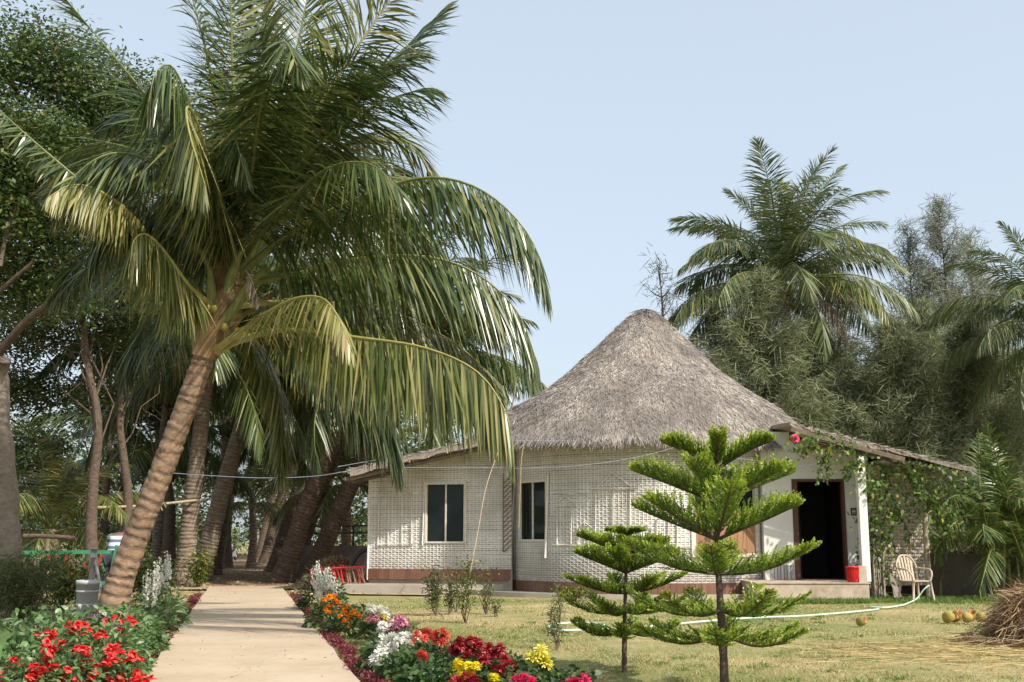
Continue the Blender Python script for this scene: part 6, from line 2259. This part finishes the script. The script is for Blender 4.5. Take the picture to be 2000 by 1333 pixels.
b_ = gx(214, 23.6)
t = thing('person', 'person in a blue and white striped shirt bending forward behind the big palm', 'person', b_)
J = {'pel': (0, 0, .92), 'sp1': (0, .08, 1.08), 'sp2': (0, .20, 1.24), 'sp3': (0, .33, 1.34), 'neck': (0, .46, 1.36), 'head': (0, .56, 1.34), 'top': (0, .66, 1.33),
     'hl': (-.1, 0, .88), 'kl': (-.12, .05, .48), 'al': (-.12, -.02, .08), 'tl': (-.13, .14, .04), 'hr': (.1, 0, .88), 'kr': (.12, .06, .48), 'ar': (.12, -.02, .08), 'tr': (.13, .14, .04),
     'sl': (-.18, .33, 1.32), 'el': (-.22, .42, 1.06), 'wl': (-.18, .52, .84), 'fl': (-.17, .56, .74), 'sr': (.18, .33, 1.32), 'er': (.22, .42, 1.06), 'wr': (.18, .52, .84), 'fr': (.17, .56, .74)}
RJ = {'pel': .12, 'sp1': .12, 'sp2': .13, 'sp3': .12, 'neck': .055, 'head': .085, 'top': .07, 'hl': .085, 'kl': .055, 'al': .04, 'tl': .035, 'hr': .085, 'kr': .055, 'ar': .04, 'tr': .035,
      'sl': .055, 'el': .042, 'wl': .03, 'fl': .028, 'sr': .055, 'er': .042, 'wr': .03, 'fr': .028}
E = [('pel', 'sp1'), ('sp1', 'sp2'), ('sp2', 'sp3'), ('sp3', 'neck'), ('neck', 'head'), ('head', 'top'), ('pel', 'hl'), ('hl', 'kl'), ('kl', 'al'), ('al', 'tl'), ('pel', 'hr'), ('hr', 'kr'), ('kr', 'ar'), ('ar', 'tr'),
     ('sp3', 'sl'), ('sl', 'el'), ('el', 'wl'), ('wl', 'fl'), ('sp3', 'sr'), ('sr', 'er'), ('er', 'wr'), ('wr', 'fr')]


def body(name, keys, edges, mat, grow=0.0, tgt=None):
    ks = list(keys)
    return skin_obj(name, [b_ + np.array(J[k]) for k in ks], [(ks.index(a), ks.index(c)) for a, c in edges if a in ks and c in ks], [RJ[k] + grow for k in ks], mat, t)


body('body', J.keys(), E, M['skin'])
body('shirt', ['pel', 'sp1', 'sp2', 'sp3', 'sl', 'el', 'sr', 'er'], E, M['stripes'], .022)
body('trousers', ['pel', 'hl', 'kl', 'al', 'hr', 'kr', 'ar'], E, M['trousers'], .02)
mb = MB()
a = np.linspace(0, math.pi, 8)
mb.lathe(np.stack([np.sin(a) * .10, -np.cos(a) * .11], -1), b_ + np.array([0, .60, 1.37]), 14)
mb.build('hair', M['hair'], t, smooth=True)

# the far end of the alley: barred gate and a parked motorcycle
g0 = gx(470, 84.0)
t = thing('gate', 'pale barred gate at the far end of the dirt track', 'gate', g0)
for k in range(11):
    mb = MB()
    x = -1.0 + k * .2
    mb.tube([g0 + [x, 0, .1], g0 + [x, 0, 1.55]], .016, 6)
    mb.build('bar', M['green_grey'], t, smooth=True)
for z_ in (.15, .8, 1.5):
    mb = MB()
    mb.bar(g0 + [-1.05, -.03, z_], g0 + [1.05, -.03, z_], .04, .05)
    mb.build('rail', M['green_grey'], t)
for x in (-1.2, 1.2):
    mb = MB()
    mb.box(g0 + [x, 0, .95], (.28, .28, 1.9))
    mb.build('pillar', M['concrete'], t)
m0 = gx(455, 70.0)
t = thing('motorcycle', 'small dark motorcycle parked far down the dirt track', 'motorcycle', m0)
for dy in (-.62, .62):
    mb = MB()
    a = np.linspace(0, 2 * math.pi, 19)
    mb.tube(m0 + np.stack([0 * a, dy + np.cos(a) * .26, .30 + np.sin(a) * .26], -1), .05, 7, cap=False)
    wh = mb.build('wheel', M['black'], t, smooth=True)
    mb = MB()
    mb.tube([m0 + [-.05, dy, .3], m0 + [.05, dy, .3]], [.1, .1], 10)
    mb.build('hub', M['steel'], wh, smooth=True)
mb = MB()
mb.tube(spline([m0 + [0, -.5, .55], m0 + [0, -.2, .80], m0 + [0, .1, .82], m0 + [0, .5, .78]], 10), [.06, .14, .17, .16, .12, .11, .11, .10, .08, .05], 10)
mb.build('body', M['black'], t, smooth=True)
mb = MB()
mb.box(m0 + [0, .05, .42], (.24, .42, .32))
mb.build('engine', M['steel'], t)
mb = MB()
mb.tube([m0 + [0, -.62, .3], m0 + [0, -.42, 1.0]], .035, 7)
mb.build('fork', M['steel'], t, smooth=True)
mb = MB()
mb.tube(spline([m0 + [-.34, -.25, 1.06], m0 + [-.1, -.42, 1.02], m0 + [.1, -.42, 1.02], m0 + [.34, -.25, 1.06]], 9), .018, 6)
mb.build('handlebar', M['black'], t, smooth=True)
mb = MB()
a = np.linspace(0, math.pi, 7)
mb.lathe(np.stack([np.sin(a) * .1, -np.cos(a) * .1], -1), m0 + [0, -.52, .88], 10)
mb.build('headlight', M['ink_white'], t, smooth=True)
